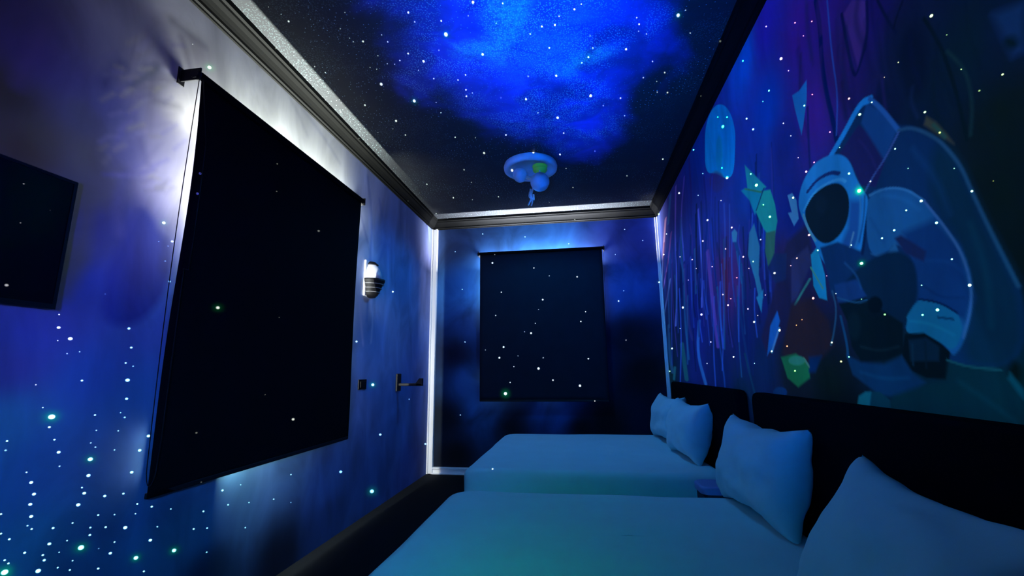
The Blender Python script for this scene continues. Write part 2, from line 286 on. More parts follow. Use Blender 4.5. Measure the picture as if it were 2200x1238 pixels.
def lathe(bm, prof, cx=0, cy=0, seg=32, a0=0, a1=2 * PI, sx_=1, sy_=1):
    full = abs(a1 - a0 - 2 * PI) < 1e-6; n = seg if full else seg + 1; rings = []
    for r, z in prof:
        rings.append([bm.verts.new((cx + sx_ * r * math.cos(a0 + (a1 - a0) * k / seg), cy + sy_ * r * math.sin(a0 + (a1 - a0) * k / seg), z)) for k in range(n)])
    for i in range(len(rings) - 1):
        for k in range(seg):
            k2 = (k + 1) % n
            bm.faces.new((rings[i][k], rings[i][k2], rings[i + 1][k2], rings[i + 1][k]))
    bm.faces.new(rings[0][::-1]); bm.faces.new(rings[-1])
    bmesh.ops.remove_doubles(bm, verts=bm.verts[:], dist=1e-5)
def sphere(bm, c, r, seg=24):
    bmesh.ops.create_uvsphere(bm, u_segments=seg, v_segments=seg // 2, radius=r, matrix=Matrix.Translation(Vector(c)))

# ------------------------------------------------------------------ painted murals
def dist_seg(P, a, b):
    a = np.array(a); b = np.array(b); ab = b - a; L2 = max(1e-9, ab @ ab)
    tt = np.clip(((P - a) @ ab) / L2, 0, 1); return np.linalg.norm(P - (a + tt[:, None] * ab), axis=1)
def chaikin(Q, closed, n=2):
    Q = [np.array(q, float) for q in Q]
    for _ in range(n):
        R_ = [] if closed else [Q[0]]; m_ = len(Q)
        for i in range(m_ if closed else m_ - 1):
            a, b = Q[i], Q[(i + 1) % m_]; R_ += [a * .75 + b * .25, a * .25 + b * .75]
        if not closed: R_.append(Q[-1])
        Q = R_
    return Q
class Mural:
    """colours on a wall, in that wall's own metres"""
    def __init__(s, P2, conv, aniso=True): s.P = P2; s.conv = conv; s.aniso = aniso; s.col = np.zeros((len(P2), 3))
    def field(s, pts, pw=3.0):
        W = np.zeros(len(s.P)); A_ = np.zeros((len(s.P), 3))
        for u, v, c in pts:
            q = s.conv(u, v); d2 = ((s.P - q) ** 2).sum(1); w_ = 1 / (d2 + .004) ** (pw / 2)
            W += w_; A_ += w_[:, None] * lin(c)
        s.col = A_ / W[:, None]
    def mixin(s, idx, a, c): s.col[idx] = s.col[idx] * (1 - a[:, None]) + lin(c) * a[:, None]
    def poly(s, pts, c, soft=.012, op=1.0):
        Q = np.array([s.conv(u, v) for u, v in (chaikin(pts, True) if 10 <= len(pts) < 30 else pts)]); lo = Q.min(0) - soft * 2; hi = Q.max(0) + soft * 2
        idx = np.where(((s.P > lo) & (s.P < hi)).all(1))[0]
        if not len(idx): return
        P = s.P[idx]; D = np.full(len(P), 9.0); ins = np.zeros(len(P), bool)
        for i in range(len(Q)):
            a, b = Q[i], Q[(i + 1) % len(Q)]; D = np.minimum(D, dist_seg(P, a, b))
            cnd = (a[1] > P[:, 1]) != (b[1] > P[:, 1])
            with np.errstate(divide='ignore', invalid='ignore'):
                xx = (b[0] - a[0]) * (P[:, 1] - a[1]) / (b[1] - a[1]) + a[0]
            ins ^= cnd & (P[:, 0] < xx)
        sd = np.where(ins, D, -D); s.mixin(idx, np.clip(sd / soft + .5, 0, 1) * op, c)
    def stroke(s, pts, wpx, c, soft=.010, op=1.0):
        Q = np.array([s.conv(u, v) for u, v in (chaikin(pts, False) if len(pts) > 2 else pts)]); um, vm = pts[len(pts) // 2]; q0 = s.conv(um, vm)
        mz = abs(s.conv(um, vm + 4)[1] - q0[1]) / 4; my = abs(s.conv(um + 4, vm)[0] - q0[0]) / 4      # metres per pixel up and along the wall
        S_ = np.array([mz / my, 1.0]) if s.aniso else np.ones(2); hw = max(.0035, wpx * mz / 2); sf = max(soft * .5, 2.0 * mz) if s.aniso else soft
        pad = (hw + sf) / S_; lo = Q.min(0) - pad; hi = Q.max(0) + pad
        idx = np.where(((s.P > lo) & (s.P < hi)).all(1))[0]
        if not len(idx): return
        D = np.full(len(idx), 9.0); PP = s.P[idx] * S_
        for i in range(len(Q) - 1): D = np.minimum(D, dist_seg(PP, Q[i] * S_, Q[i + 1] * S_))
        s.mixin(idx, np.clip((hw - D) / sf + .5, 0, 1) * op, c)
    def ell(s, u, v, ru, rv, c, soft=.012, op=1.0):
        s.poly([(u + ru * math.cos(k * PI / 16), v + rv * math.sin(k * PI / 16)) for k in range(32)], c, soft, op)

def grid_wall(name, axis, val, a0, a1, z0, z1, step, hole=None, m=None, recess=0.0):
    """a wall in the plane axis=val, optionally with a window opening and its reveals"""
    def ax_(lst):
        out_ = []
        for lo, hi, st_ in lst: out_ += list(np.linspace(lo, hi, max(2, int((hi - lo) / st_) + 1)))[:-1]
        return out_ + [lst[-1][1]]
    As = ax_(step[0]); Zs = ax_(step[1]); na = len(As); nz = len(Zs)
    if hole:
        for h in hole[:2]: As[int(np.argmin(np.abs(np.array(As) - h)))] = h
        for h in hole[2:]: Zs[int(np.argmin(np.abs(np.array(Zs) - h)))] = h
    As = np.array(As); Zs = np.array(Zs)
    AA, ZZ = np.meshgrid(As, Zs, indexing='ij'); P2 = np.stack([AA.ravel(), ZZ.ravel()], 1)
    V = np.zeros((len(P2), 3)); o = 1 if axis == 'x' else 0
    V[:, AX[axis]] = val; V[:, o] = P2[:, 0]; V[:, 2] = P2[:, 1]
    i, j = np.meshgrid(np.arange(na - 1), np.arange(nz - 1), indexing='ij')
    if hole:
        ca = .5 * (As[:-1] + As[1:])[i]; cz = .5 * (Zs[:-1] + Zs[1:])[j]
        keep = ~((ca > hole[0]) & (ca < hole[1]) & (cz > hole[2]) & (cz < hole[3])); i = i[keep]; j = j[keep]
    i = i.ravel(); j = j.ravel(); q = np.stack([i * nz + j, (i + 1) * nz + j, (i + 1) * nz + j + 1, i * nz + j + 1], 1)
    nv = len(V)
    if hole:
        h0, h1, hz0, hz1 = hole; rc = val + recess; ex = []
        for (a, z) in ((h0, hz0), (h1, hz0), (h1, hz1), (h0, hz1)):
            for vv in (val, rc):
                p = [0, 0, z]; p[AX[axis]] = vv; p[o] = a; ex.append(p)
        V = np.vstack([V, ex]); qq = []
        for k in range(4):
            a = nv + 2 * k; b = nv + 2 * ((k + 1) % 4); qq.append([a, b, b + 1, a + 1])
        q = np.vstack([q, qq])
    me = bpy.data.meshes.new(name); me.vertices.add(len(V)); me.vertices.foreach_set('co', V.ravel())
    me.loops.add(len(q) * 4); me.loops.foreach_set('vertex_index', q.ravel().astype(np.int32))
    me.polygons.add(len(q)); me.polygons.foreach_set('loop_start', np.arange(0, len(q) * 4, 4, dtype=np.int32))
    me.update(calc_edges=True)
    ob = link(name, me, m); struct(ob)
    return ob, V[:nv], P2
def set_cols(ob, cols):
    me = ob.data; at_ = me.color_attributes.new('mural', 'FLOAT_COLOR', 'POINT')
    full = np.zeros((len(me.vertices), 4)); full[:, 3] = 1; full[:, :3] = .3; full[:len(cols), :3] = cols
    at_.data.foreach_set('color', full.ravel())
def mural_mat(name, amt=.25, sc_=(6, 1.5), rough=.75):
    m = bpy.data.materials.new(name); m.use_nodes = True; t = m.node_tree; b = t.nodes['Principled BSDF']
    b.inputs['Roughness'].default_value = rough; b.inputs['Specular IOR Level'].default_value = .2
    a = N(t, 'ShaderNodeVertexColor'); a.layer_name = 'mural'
    tcn = N(t, 'ShaderNodeTexCoord'); mp = N(t, 'ShaderNodeMapping'); mp.inputs['Scale'].default_value = (sc_[0], sc_[0], sc_[1])
    t.links.new(tcn.outputs['Object'], mp.inputs[0])
    nz = N(t, 'ShaderNodeTexNoise'); nz.inputs['Scale'].default_value = 1; nz.inputs['Detail'].default_value = 6; nz.inputs['Distortion'].default_value = .8
    t.links.new(mp.outputs[0], nz.inputs['Vector'])
    rg = N(t, 'ShaderNodeMapRange'); rg.inputs[1].default_value = .3; rg.inputs[2].default_value = .7; rg.inputs[3].default_value = 1 - amt; rg.inputs[4].default_value = 1 + amt
    t.links.new(nz.outputs['Fac'], rg.inputs[0])
    mu = N(t, 'ShaderNodeVectorMath', operation='MULTIPLY'); t.links.new(a.outputs['Color'], mu.inputs[0]); t.links.new(rg.outputs[0], mu.inputs[1])
    t.links.new(mu.outputs[0], b.inputs['Base Color'])
    return m

# right wall mural
ob, V, P2 = grid_wall('wall_right', 'x', XR, YB, YF, 0, ZC, ([(YB, .9, .1), (.9, 2.6, .0048), (2.6, YF, .0085)], [(0, .9, .1), (.9, 3.45, .0058), (3.45, ZC, .05)]), None, mural_mat('astronaut_mural', .18, (5, 1.6)))
mu = Mural(P2, lambda u, v: at(u, v, 'x', XR)[1:])
mu.field([(1430,500,(10,40,130)),(1500,330,(0,40,150)),(1640,60,(20,20,150)),(1600,120,(0,60,190)),(1650,230,(0,45,170)),(1600,400,(5,35,140)),(1530,450,(10,30,135)),
 (1570,600,(40,20,95)),(1500,650,(5,15,105)),(1450,700,(3,15,55)),(1600,720,(5,15,85)),(1550,800,(4,15,75)),(1640,480,(0,20,125)),(1720,60,(30,15,120)),(1740,250,(35,15,120)),
 (1700,300,(5,20,110)),(1850,60,(15,10,80)),(1800,130,(25,15,85)),(1950,80,(5,14,42)),(2000,200,(3,14,38)),(2080,100,(3,18,32)),(2150,60,(5,15,45)),(2150,250,(5,12,10)),
 (2150,400,(4,10,8)),(2195,550,(3,8,8)),(1680,560,(22,14,70)),(1640,620,(8,15,90)),(1720,700,(22,12,30)),(1700,800,(8,12,22)),(1640,780,(5,20,70)),(1600,870,(4,22,55)),
 (1780,820,(4,11,13)),(1800,880,(2,5,8)),(2000,830,(2,22,45)),(2150,850,(2,20,30)),(1440,780,(2,15,30)),(1760,20,(28,15,105)),(1700,450,(5,15,110))])
st, po, el = mu.stroke, mu.poly, mu.ell
po([(1812,30),(1830,0),(1862,0),(1860,70),(1843,145)],(38,26,104))
st([(1752,0),(1762,60),(1765,130),(1775,200),(1790,260),(1797,300)],10,(0,10,70))
st([(1777,0),(1787,120),(1800,200),(1797,290)],2.5,(20,50,140),.006)
st([(1808,30),(1822,110),(1835,165),(1843,155),(1865,80),(1862,0)],7,(5,8,58))
st([(1885,0),(1905,40),(1925,70)],6,(4,10,45)); st([(1940,0),(1925,40),(1920,60)],6,(3,8,30))
el(1962,135,32,75,(2,8,28),.04,.8); el(1905,240,30,60,(3,8,40),.04,.7)
st([(1985,40),(2005,70),(2030,120),(2055,200),(2078,300)],9,(2,11,20)); st([(2035,110),(2075,150),(2090,220),(2085,290)],7,(10,32,45),.02)
po([(2130,30),(2200,5),(2200,110),(2175,122),(2150,70)],(12,32,80),.03); el(2172,92,16,14,(3,15,28),.02)
po([(1515,372)]+[(1547-33*math.cos(k*PI/12),302-78*math.sin(k*PI/12)) for k in range(13)]+[(1577,375),(1560,385),(1538,372)],(0,120,208),.008); el(1540,390,16,22,(18,30,108),.03,.8)
el(1545,330,7,40,(0,95,180),.03,.6)
# rock curtain
for p,w_,c in [([(1430,470),(1424,560),(1419,700),(1428,800)],3,(60,90,170)),([(1452,400),(1450,520),(1455,600),(1452,700)],3,(40,70,190)),([(1480,340),(1486,430),(1483,560)],4,(8,26,120)),
 ([(1500,450),(1508,560),(1508,660)],3,(40,70,200)),([(1520,540),(1530,640),(1543,745)],7,(55,38,140)),([(1502,690),(1498,760),(1516,825)],6,(20,60,150)),([(1440,600),(1430,660),(1424,690)],3,(40,70,150)),
 ([(1470,600),(1480,700),(1488,730)],5,(18,28,100)),([(1495,460),(1497,620)],4,(0,8,70)),([(1465,520),(1462,640)],5,(0,10,70)),([(1540,700),(1555,800),(1558,840)],3,(10,40,125)),
 ([(1575,500),(1590,560),(1600,640)],7,(10,38,112)),([(1555,560),(1562,640)],12,(52,15,75)),([(1465,740),(1475,815)],9,(10,50,82)),([(1450,790),(1448,815)],5,(10,50,82)),
 ([(1425,620),(1436,560),(1442,500)],3,(60,60,150)),([(1470,380),(1462,470),(1470,560)],3,(30,60,180)),([(1440,420),(1436,480)],5,(10,70,150)),([(1512,380),(1520,470),(1515,540)],4,(5,22,115)),
 ([(1436,700),(1438,760),(1445,800)],6,(10,40,90)),([(1530,380),(1526,500),(1540,620)],3,(12,36,150)),([(1585,640),(1600,740),(1610,800)],5,(6,28,95)),([(1600,760),(1625,860)],4,(6,35,80))]:
    st(p,w_,c,.012)
for k in range(90):
    u0=1428+k*2.6+random.uniform(-3,3); v0=random.uniform(500-(u0-1428)*.9,640); h=random.uniform(60,240)
    st([(u0,v0),(u0+random.uniform(-4,6),v0+h/2),(u0+random.uniform(-2,12),v0+h)],random.uniform(1.2,4),random.choice([(2,8,58),(2,8,50),(24,58,180),(6,20,90),(30,34,130),(14,60,130),(20,50,170)]),.012,random.uniform(.4,.8))
for k in range(34):
    u0=random.uniform(1700,2110); v0=random.uniform(-10,200); h=random.uniform(60,200); dv=(u0-1750)*.0004
    st([(u0,v0),(u0+random.uniform(-8,10),v0+h/2),(u0+h*(.1+dv),v0+h)],random.uniform(3,12),random.choice([(4,8,50),(3,10,40),(30,20,96),(10,24,70),(2,12,34)]) if u0<1980 else random.choice([(2,10,26),(5,20,34),(3,14,24)]),.03,random.uniform(.25,.55))
po([(1985,268),(1990,250),(2010,262),(2035,290),(2050,310),(2020,292)],(40,44,44),.012); st([(2005,268),(2030,295)],7,(22,54,60),.02)
# crystals and the climber
po([(1690,520),(1735,480),(1745,540),(1715,640),(1685,720),(1650,770),(1636,725)],(16,14,58),.03)
po([(1600,355),(1646,402),(1632,413),(1606,405)],(10,108,145)); po([(1592,410),(1600,405),(1637,413),(1630,436),(1622,462),(1610,430)],(5,88,145))
po([(1640,410),(1655,408),(1665,440),(1670,475),(1665,505),(1655,512),(1640,490),(1624,455),(1630,438)],(10,108,128)); st([(1600,406),(1636,413)],3,(20,80,70),.006)
st([(1641,405),(1634,425),(1625,452)],2.5,(2,20,60),.006)
po([(1645,500),(1666,495),(1663,560),(1650,572),(1644,540)],(24,66,74)); po([(1610,500),(1620,480),(1632,530),(1630,590),(1640,640),(1632,650),(1622,600),(1607,548)],(22,76,135))
po([(1625,640),(1640,622),(1636,672)],(20,85,150)); po([(1572,500),(1578,492),(1584,500),(1582,520),(1574,520)],(30,85,150))
po([(1702,205),(1716,196),(1733,172),(1733,215),(1726,268),(1722,290),(1708,235)],(10,75,165),.008)
st([(1735,230),(1738,330),(1745,420)],5,(10,14,90))
po([(1692,420),(1702,415),(1711,430),(1716,470),(1706,486),(1693,458),(1701,456)],(38,92,165),.006)
po([(1655,700),(1670,668),(1676,690),(1660,745),(1648,765)],(10,58,150)); st([(1674,705),(1658,757)],4,(40,80,160),.006); po([(1600,430),(1618,440),(1640,520),(1650,600),(1635,640),(1605,560),(1590,500)],(8,30,105),.02,.0); st([(1740,600),(1722,630),(1708,655)],5,(28,78,100),.008)
po([(1700,560),(1735,530),(1745,560),(1712,640),(1700,650)],(24,28,82),.02); po([(1742,548),(1756,530),(1772,590),(1777,645),(1760,640),(1748,615)],(10,98,165),.008)
st([(1742,575),(1768,620)],2.5,(40,110,110),.005)
po([(1663,545),(1690,545),(1688,600),(1665,610),(1650,575)],(10,22,78),.015)
po([(1700,655),(1740,640),(1780,690),(1792,740),(1765,770),(1700,785),(1680,760)],(24,14,30),.03)
po([(1678,768),(1710,760),(1738,785),(1740,812),(1715,832),(1692,812)],(14,66,54),.015); st([(1727,770),(1740,790)],3.5,(88,115,105),.006); el(1712,775,18,10,(28,84,88),.012)
po([(1738,768),(1766,764),(1752,800),(1738,800)],(2,24,78),.02); el(1676,843,15,11,(5,30,86),.01)
# astronaut
po([(1785,340),(1810,290),(1845,215),(1870,206),(1892,225),(1930,272),(1955,268),(2000,286),(2038,318),(2064,350),(2086,405),(2118,480),(2152,540),(2180,590),(2200,640),(2200,790),(2030,790),(1960,700),(1850,700),(1790,620)],(4,28,76),.01)
po([(2010,300),(2038,320),(2064,352),(2086,405),(2118,480),(2152,540),(2200,640),(2200,800),(2060,790),(2090,650),(2060,520),(1990,420)],(3,26,56),.05)
po([(1803,330),(1845,268),(1880,298),(1902,345),(1882,402),(1850,400),(1828,350)],(14,14,72),.01)
po([(1862,220),(1895,240),(1926,282),(1900,345),(1850,265)],(8,44,112),.015)
st([(1783,338),(1812,290),(1848,222),(1868,214)],15,(14,92,185),.012); st([(1868,212),(1895,235),(1930,280)],9,(18,60,140),.012)
st([(1930,280),(1960,273),(2010,295),(2040,325),(2066,360),(2087,410),(2120,480),(2160,560),(2188,615)],8,(18,50,94),.015)
st([(1930,285),(1902,340),(1875,380),(1858,412)],4.5,(30,54,126),.008)
po([(1714,438),(1722,395),(1745,355),(1775,335),(1805,330),(1826,345),(1840,385),(1854,408),(1868,430),(1858,500),(1850,545),(1800,600),(1765,560),(1750,520),(1733,490),(1722,465)],(14,84,170),.008)
po([(1826,430),(1850,430),(1845,520),(1820,560),(1800,540),(1822,490)],(12,52,130),.03)
po([(1727,457),(1740,425),(1765,402),(1800,390),(1820,408),(1826,440),(1820,480),(1800,512),(1775,526),(1755,516),(1738,490)],(2,8,21),.008)
st([(1735,412),(1755,386),(1785,370),(1802,373)],8,(8,25,88),.008); st([(1727,452),(1745,417),(1775,394),(1805,384),(1816,390)],6,(30,98,178),.006); st([(1726,462),(1736,492),(1752,518)],3,(110,130,150),.006)
po([(1762,532),(1800,520),(1850,540),(1855,565),(1830,605),(1800,625),(1786,640),(1778,590)],(4,28,80),.012)
st([(1870,432),(1862,475),(1853,545)],7,(2,14,56),.008); st([(1834,500),(1826,530)],3,(50,90,150),.005)
po([(1865,415),(1900,402),(1945,405),(1980,430),(2012,460),(2040,498),(2065,530),(2085,580),(2092,640),(2082,700),(2064,752),(2040,770),(1985,640),(1968,560),(1925,518),(1905,545),(1872,552),(1860,500)],(13,58,124),.008)
po([(1940,500),(2010,470),(2062,530),(2092,640),(2076,692),(1975,652),(1965,590)],(6,34,94),.03)
po([(1922,512),(1935,505),(1990,540),(1985,562),(1945,545)],(12,20,66),.012); po([(1870,545),(1905,545),(1923,520),(1930,540),(1900,560)],(18,60,120),.01)
st([(1868,420),(1905,403),(1948,406),(1985,432)],5,(28,76,142),.008); st([(1985,432),(2030,488),(2066,542),(2087,610),(2086,665),(2070,725)],6,(34,66,132),.01)
po([(1858,562),(1920,535),(1962,555),(1972,600),(1970,650),(1940,722),(1890,700),(1850,640),(1812,640),(1800,622)],(2,19,50),.015)
po([(1792,612),(1840,600),(1862,636),(1822,652),(1800,650)],(8,34,96),.012)
po([(1802,652),(1860,640),(1885,660),(1940,695),(1942,760),(1900,777),(1850,777),(1830,745),(1820,690)],(1,8,19),.012); el(1880,655,16,18,(0,4,12),.01)
po([(1972,643),(1992,645),(2030,655),(2058,674),(2065,692),(2068,716),(2050,757),(2020,736),(1985,718),(1944,717),(1950,685),(1946,682)],(10,68,125),.006)
st([(1975,643),(2020,650),(2056,672)],3,(2,16,60),.006); st([(2015,682),(2048,686)],2.5,(4,36,84),.006)
po([(1944,718),(1985,715),(2020,737),(2042,757),(2036,800),(2032,816),(1990,812),(1955,795),(1937,780)],(1,6,14),.006); po([(1952,731),(1990,726),(2018,745),(2017,776),(1956,776)],(4,20,46),.01)
po([(1818,762),(1850,779),(1900,783),(1938,765),(1960,800),(1990,822),(1960,855),(1890,850),(1832,805)],(4,30,76),.015)
po([(2038,778),(2080,788),(2160,797),(2200,850),(2200,930),(1900,885),(1920,850),(1990,826),(2034,818)],(2,26,46),.02)
po([(1841,878),(1845,852),(1860,842),(1890,842),(1912,860),(1915,884)],(3,34,62),.008); po([(1841,878),(1845,852),(1860,842),(1872,842),(1868,880)],(10,66,104),.01)
st([(1842,395),(1850,440),(1846,500),(1838,530)],4,(26,80,150),.008,.7); st([(1858,420),(1856,470),(1846,520)],3,(6,36,100),.008,.7)
st([(1845,300),(1870,330),(1885,370)],4,(22,20,88),.02,.6); el(1765,440,12,22,(4,14,34),.03,.6)
st([(1895,420),(1940,425),(1975,450)],6,(18,70,142),.03,.5); st([(1870,470),(1900,520)],5,(8,44,104),.03,.5); st([(1990,560),(2040,560),(2075,590)],5,(8,44,112),.03,.5)
st([(1978,610),(2020,640),(2070,640)],4,(4,24,74),.02,.6); st([(1955,690),(2000,695),(2050,720)],4,(14,84,140),.02,.5)
st([(1815,565),(1840,590),(1850,620)],4,(12,48,110),.015,.7); st([(1800,640),(1840,652),(1862,645)],3,(14,54,110),.01,.7); el(1835,700,14,30,(3,16,32),.03,.7); st([(1850,745),(1890,755),(1930,745)],4,(6,22,40),.02,.7)
st([(1960,740),(1962,785)],3,(6,30,60),.008,.6); st([(1988,735),(1990,790)],3,(3,14,34),.008,.6)
st([(1850,800),(1900,815),(1950,812)],6,(5,44,96),.03,.6); st([(2060,820),(2120,860),(2180,905)],9,(3,38,64),.04,.5)
st([(2085,480),(2120,580),(2130,700)],10,(4,40,72),.05,.5); st([(1960,320),(2010,380),(2040,460)],9,(8,40,96),.05,.5)
st([(1788,625),(1798,665),(1791,720),(1785,742)],3.5,(20,52,100),.006); st([(1806,680),(1820,740),(1822,768)],5,(8,42,92),.008)
st([(2035,774),(2080,789),(2150,795)],5,(12,50,74),.008); el(2180,802,14,24,(2,8,10),.02); po([(2170,800),(2200,838),(2200,860),(2165,815)],(3,48,78),.012)
cols = mu.col
Wr = wash(V, NR); cols = np.clip(cols / np.maximum(Wr + np.array([.02, .012, .05]), np.array([.03, .03, .06])), 0, .85)
set_cols(ob, cols)

# left wall mural: pale cloud, deep blue nebula, olive haze
H1 = (S1['a'] + .13, S1['b'] - .11, S1['z0'] + .12, S1['z1'] - .16)
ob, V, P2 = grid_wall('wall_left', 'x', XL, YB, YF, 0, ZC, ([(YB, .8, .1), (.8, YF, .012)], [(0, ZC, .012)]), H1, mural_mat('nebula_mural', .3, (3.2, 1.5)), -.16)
mu = Mural(P2, lambda u, v: at(u, v, 'x', XL)[1:], False)
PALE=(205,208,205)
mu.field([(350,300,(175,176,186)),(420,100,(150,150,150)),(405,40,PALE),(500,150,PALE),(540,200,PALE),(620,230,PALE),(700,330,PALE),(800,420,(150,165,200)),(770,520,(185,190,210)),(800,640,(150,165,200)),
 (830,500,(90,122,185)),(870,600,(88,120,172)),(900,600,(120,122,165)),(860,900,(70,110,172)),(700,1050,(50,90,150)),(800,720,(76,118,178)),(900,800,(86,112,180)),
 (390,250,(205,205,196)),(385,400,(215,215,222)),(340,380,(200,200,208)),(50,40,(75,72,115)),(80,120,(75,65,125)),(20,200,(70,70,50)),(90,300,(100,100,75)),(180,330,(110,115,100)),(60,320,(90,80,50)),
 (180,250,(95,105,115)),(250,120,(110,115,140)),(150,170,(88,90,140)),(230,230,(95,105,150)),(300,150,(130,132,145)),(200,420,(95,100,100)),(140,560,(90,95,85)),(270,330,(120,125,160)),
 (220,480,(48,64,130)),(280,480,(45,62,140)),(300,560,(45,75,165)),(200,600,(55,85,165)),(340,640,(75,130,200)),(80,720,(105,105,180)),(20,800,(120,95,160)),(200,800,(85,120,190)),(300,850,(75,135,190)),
 (100,1000,(100,135,190)),(10,900,(100,150,180)),(200,1150,(80,125,165)),(300,950,(90,145,190)),(400,1150,(75,125,150)),(500,1100,(65,115,150)),(600,1000,(75,120,160)),(450,1230,(30,60,75)),(800,1035,(50,85,140)),(700,1110,(40,70,115)),(600,1200,(18,35,50)),(880,1000,(60,85,150)),(60,1200,(85,140,170))],3.4)  # darker points along the floor line paint in the shade there
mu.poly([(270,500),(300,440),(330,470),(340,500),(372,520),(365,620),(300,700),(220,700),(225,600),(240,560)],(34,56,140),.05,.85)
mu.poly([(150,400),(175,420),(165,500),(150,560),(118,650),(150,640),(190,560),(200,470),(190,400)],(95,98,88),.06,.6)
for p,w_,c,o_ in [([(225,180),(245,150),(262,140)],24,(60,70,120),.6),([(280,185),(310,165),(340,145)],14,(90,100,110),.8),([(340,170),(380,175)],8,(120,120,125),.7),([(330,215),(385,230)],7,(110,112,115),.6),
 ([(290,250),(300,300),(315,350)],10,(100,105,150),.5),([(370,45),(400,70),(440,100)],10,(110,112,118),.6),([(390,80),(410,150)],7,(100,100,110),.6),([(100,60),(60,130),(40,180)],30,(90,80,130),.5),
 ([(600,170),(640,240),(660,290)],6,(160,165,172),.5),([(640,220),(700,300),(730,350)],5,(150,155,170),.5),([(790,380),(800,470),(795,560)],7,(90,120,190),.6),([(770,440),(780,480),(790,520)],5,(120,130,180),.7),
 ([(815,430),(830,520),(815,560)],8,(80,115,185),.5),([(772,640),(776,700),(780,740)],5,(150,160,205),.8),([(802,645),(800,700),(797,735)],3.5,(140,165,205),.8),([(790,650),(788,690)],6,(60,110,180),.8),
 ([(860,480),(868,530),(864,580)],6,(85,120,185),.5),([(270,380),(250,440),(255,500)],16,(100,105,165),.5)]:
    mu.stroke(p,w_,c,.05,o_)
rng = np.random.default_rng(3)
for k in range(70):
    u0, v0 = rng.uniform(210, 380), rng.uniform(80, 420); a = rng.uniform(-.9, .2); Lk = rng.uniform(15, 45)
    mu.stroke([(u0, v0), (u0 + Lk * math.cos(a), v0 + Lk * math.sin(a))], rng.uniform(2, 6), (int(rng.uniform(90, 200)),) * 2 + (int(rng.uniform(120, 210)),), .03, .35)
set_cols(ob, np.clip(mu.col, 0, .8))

# far wall: daylight glow around the shade painted into the colour, dark elsewhere
H2 = (S2['a'] + .12, S2['b'] - .12, S2['z0'] + .12, S2['z1'] - .14)
ob, V, P2 = grid_wall('wall_far', 'y', YF, XL, XR, 0, ZC, ([(XL, XR, .03)], [(0, ZC, .03)]), H2, mural_mat('night_cloud_glow_paint', .45, (2.2, 1.8)), .16)
mu = Mural(P2, lambda u, v: at(u, v, 'y', YF)[[0, 2]])
mu.field([(960,520,(40,65,110)),(1160,510,(42,100,165)),(1000,620,(52,115,185)),(980,760,(12,20,45)),(960,900,(12,22,32)),(1000,700,(30,60,110)),(1010,820,(40,80,130)),(1350,520,(50,70,140)),(1340,620,(50,80,150)),(1360,720,(10,14,30)),(1380,800,(8,10,18)),
 (1200,880,(40,90,170)),(1040,880,(45,95,150)),(1100,920,(12,20,35)),(1250,920,(8,10,20)),(980,980,(6,8,14)),(1300,900,(8,8,14))],3)
set_cols(ob, np.clip(mu.col, 0, .8))

# back wall, floor, ceiling
bm = bmesh.new(); box(bm, XL, XR, YB - .1, YB, 0, ZC); struct(obj('wall_back', bm, M['wall_plain']))
bm = bmesh.new(); box(bm, XL, XR, YB, YF, -.1, 0); struct(obj('floor', bm, M['floor']))
cm = bpy.data.materials.new('galaxy_glow_ceiling_paint'); cm.use_nodes = True; t = cm.node_tree; b = t.nodes['Principled BSDF']  # projector's nebula glow and its dark falloff painted into the colour
b.inputs['Roughness'].default_value = .8; b.inputs['Specular IOR Level'].default_value = .15
g = N(t, 'ShaderNodeNewGeometry')
gc = at(1130, 90, 'z', ZC); gc2 = at(1250, 240, 'z', ZC)
def blob(c, sx_, sy_, rot, k0, k1):
    mp = N(t, 'ShaderNodeMapping'); mp.vector_type = 'TEXTURE'; mp.inputs['Location'].default_value = (c[0], c[1], ZC); mp.inputs['Rotation'].default_value = (0, 0, rot); mp.inputs['Scale'].default_value = (sx_, sy_, 1)
    t.links.new(g.outputs['Position'], mp.inputs[0]); ln = N(t, 'ShaderNodeVectorMath', operation='LENGTH'); t.links.new(mp.outputs[0], ln.inputs[0])
    return ln
def mrange(src, a, b_, c_, d_, clamp=True, interp='SMOOTHSTEP'):
    r = N(t, 'ShaderNodeMapRange'); r.interpolation_type = interp; r.inputs[1].default_value = a; r.inputs[2].default_value = b_; r.inputs[3].default_value = c_; r.inputs[4].default_value = d_
    t.links.new(src, r.inputs[0]); return r.outputs[0]
def tnoise(scale, detail=6, dist=0.0, off=0):
    mp = N(t, 'ShaderNodeMapping'); mp.inputs['Location'].default_value = (off, off * .7, 0); t.links.new(g.outputs['Position'], mp.inputs[0])
    n_ = N(t, 'ShaderNodeTexNoise'); n_.inputs['Scale'].default_value = scale; n_.inputs['Detail'].default_value = detail; n_.inputs['Distortion'].default_value = dist
    t.links.new(mp.outputs[0], n_.inputs['Vector']); return n_.outputs['Fac']
def mth(op, a_, b_=None, c_=None, cl=False):
    n_ = N(t, 'ShaderNodeMath', operation=op, use_clamp=cl)
    for i_, s_ in enumerate((a_, b_, c_)):
        if s_ is None: continue
        if isinstance(s_, (int, float)): n_.inputs[i_].default_value = s_
        else: t.links.new(s_, n_.inputs[i_])
    return n_.outputs[0]
def mixc(f, a_, b_):
    n_ = N(t, 'ShaderNodeMixRGB')
    for i_, s_ in enumerate((f, a_, b_)):
        if isinstance(s_, tuple): n_.inputs[i_].default_value = (*s_, 1)
        elif isinstance(s_, float): n_.inputs[i_].default_value = s_
        else: t.links.new(s_, n_.inputs[i_])
    return n_.outputs[0]
n1 = tnoise(1.6, 8, .6); n2 = tnoise(3.2, 8, .9, 5); n3 = tnoise(38, 3, 0, 2); n4 = tnoise(1.1, 5, .4, 9)
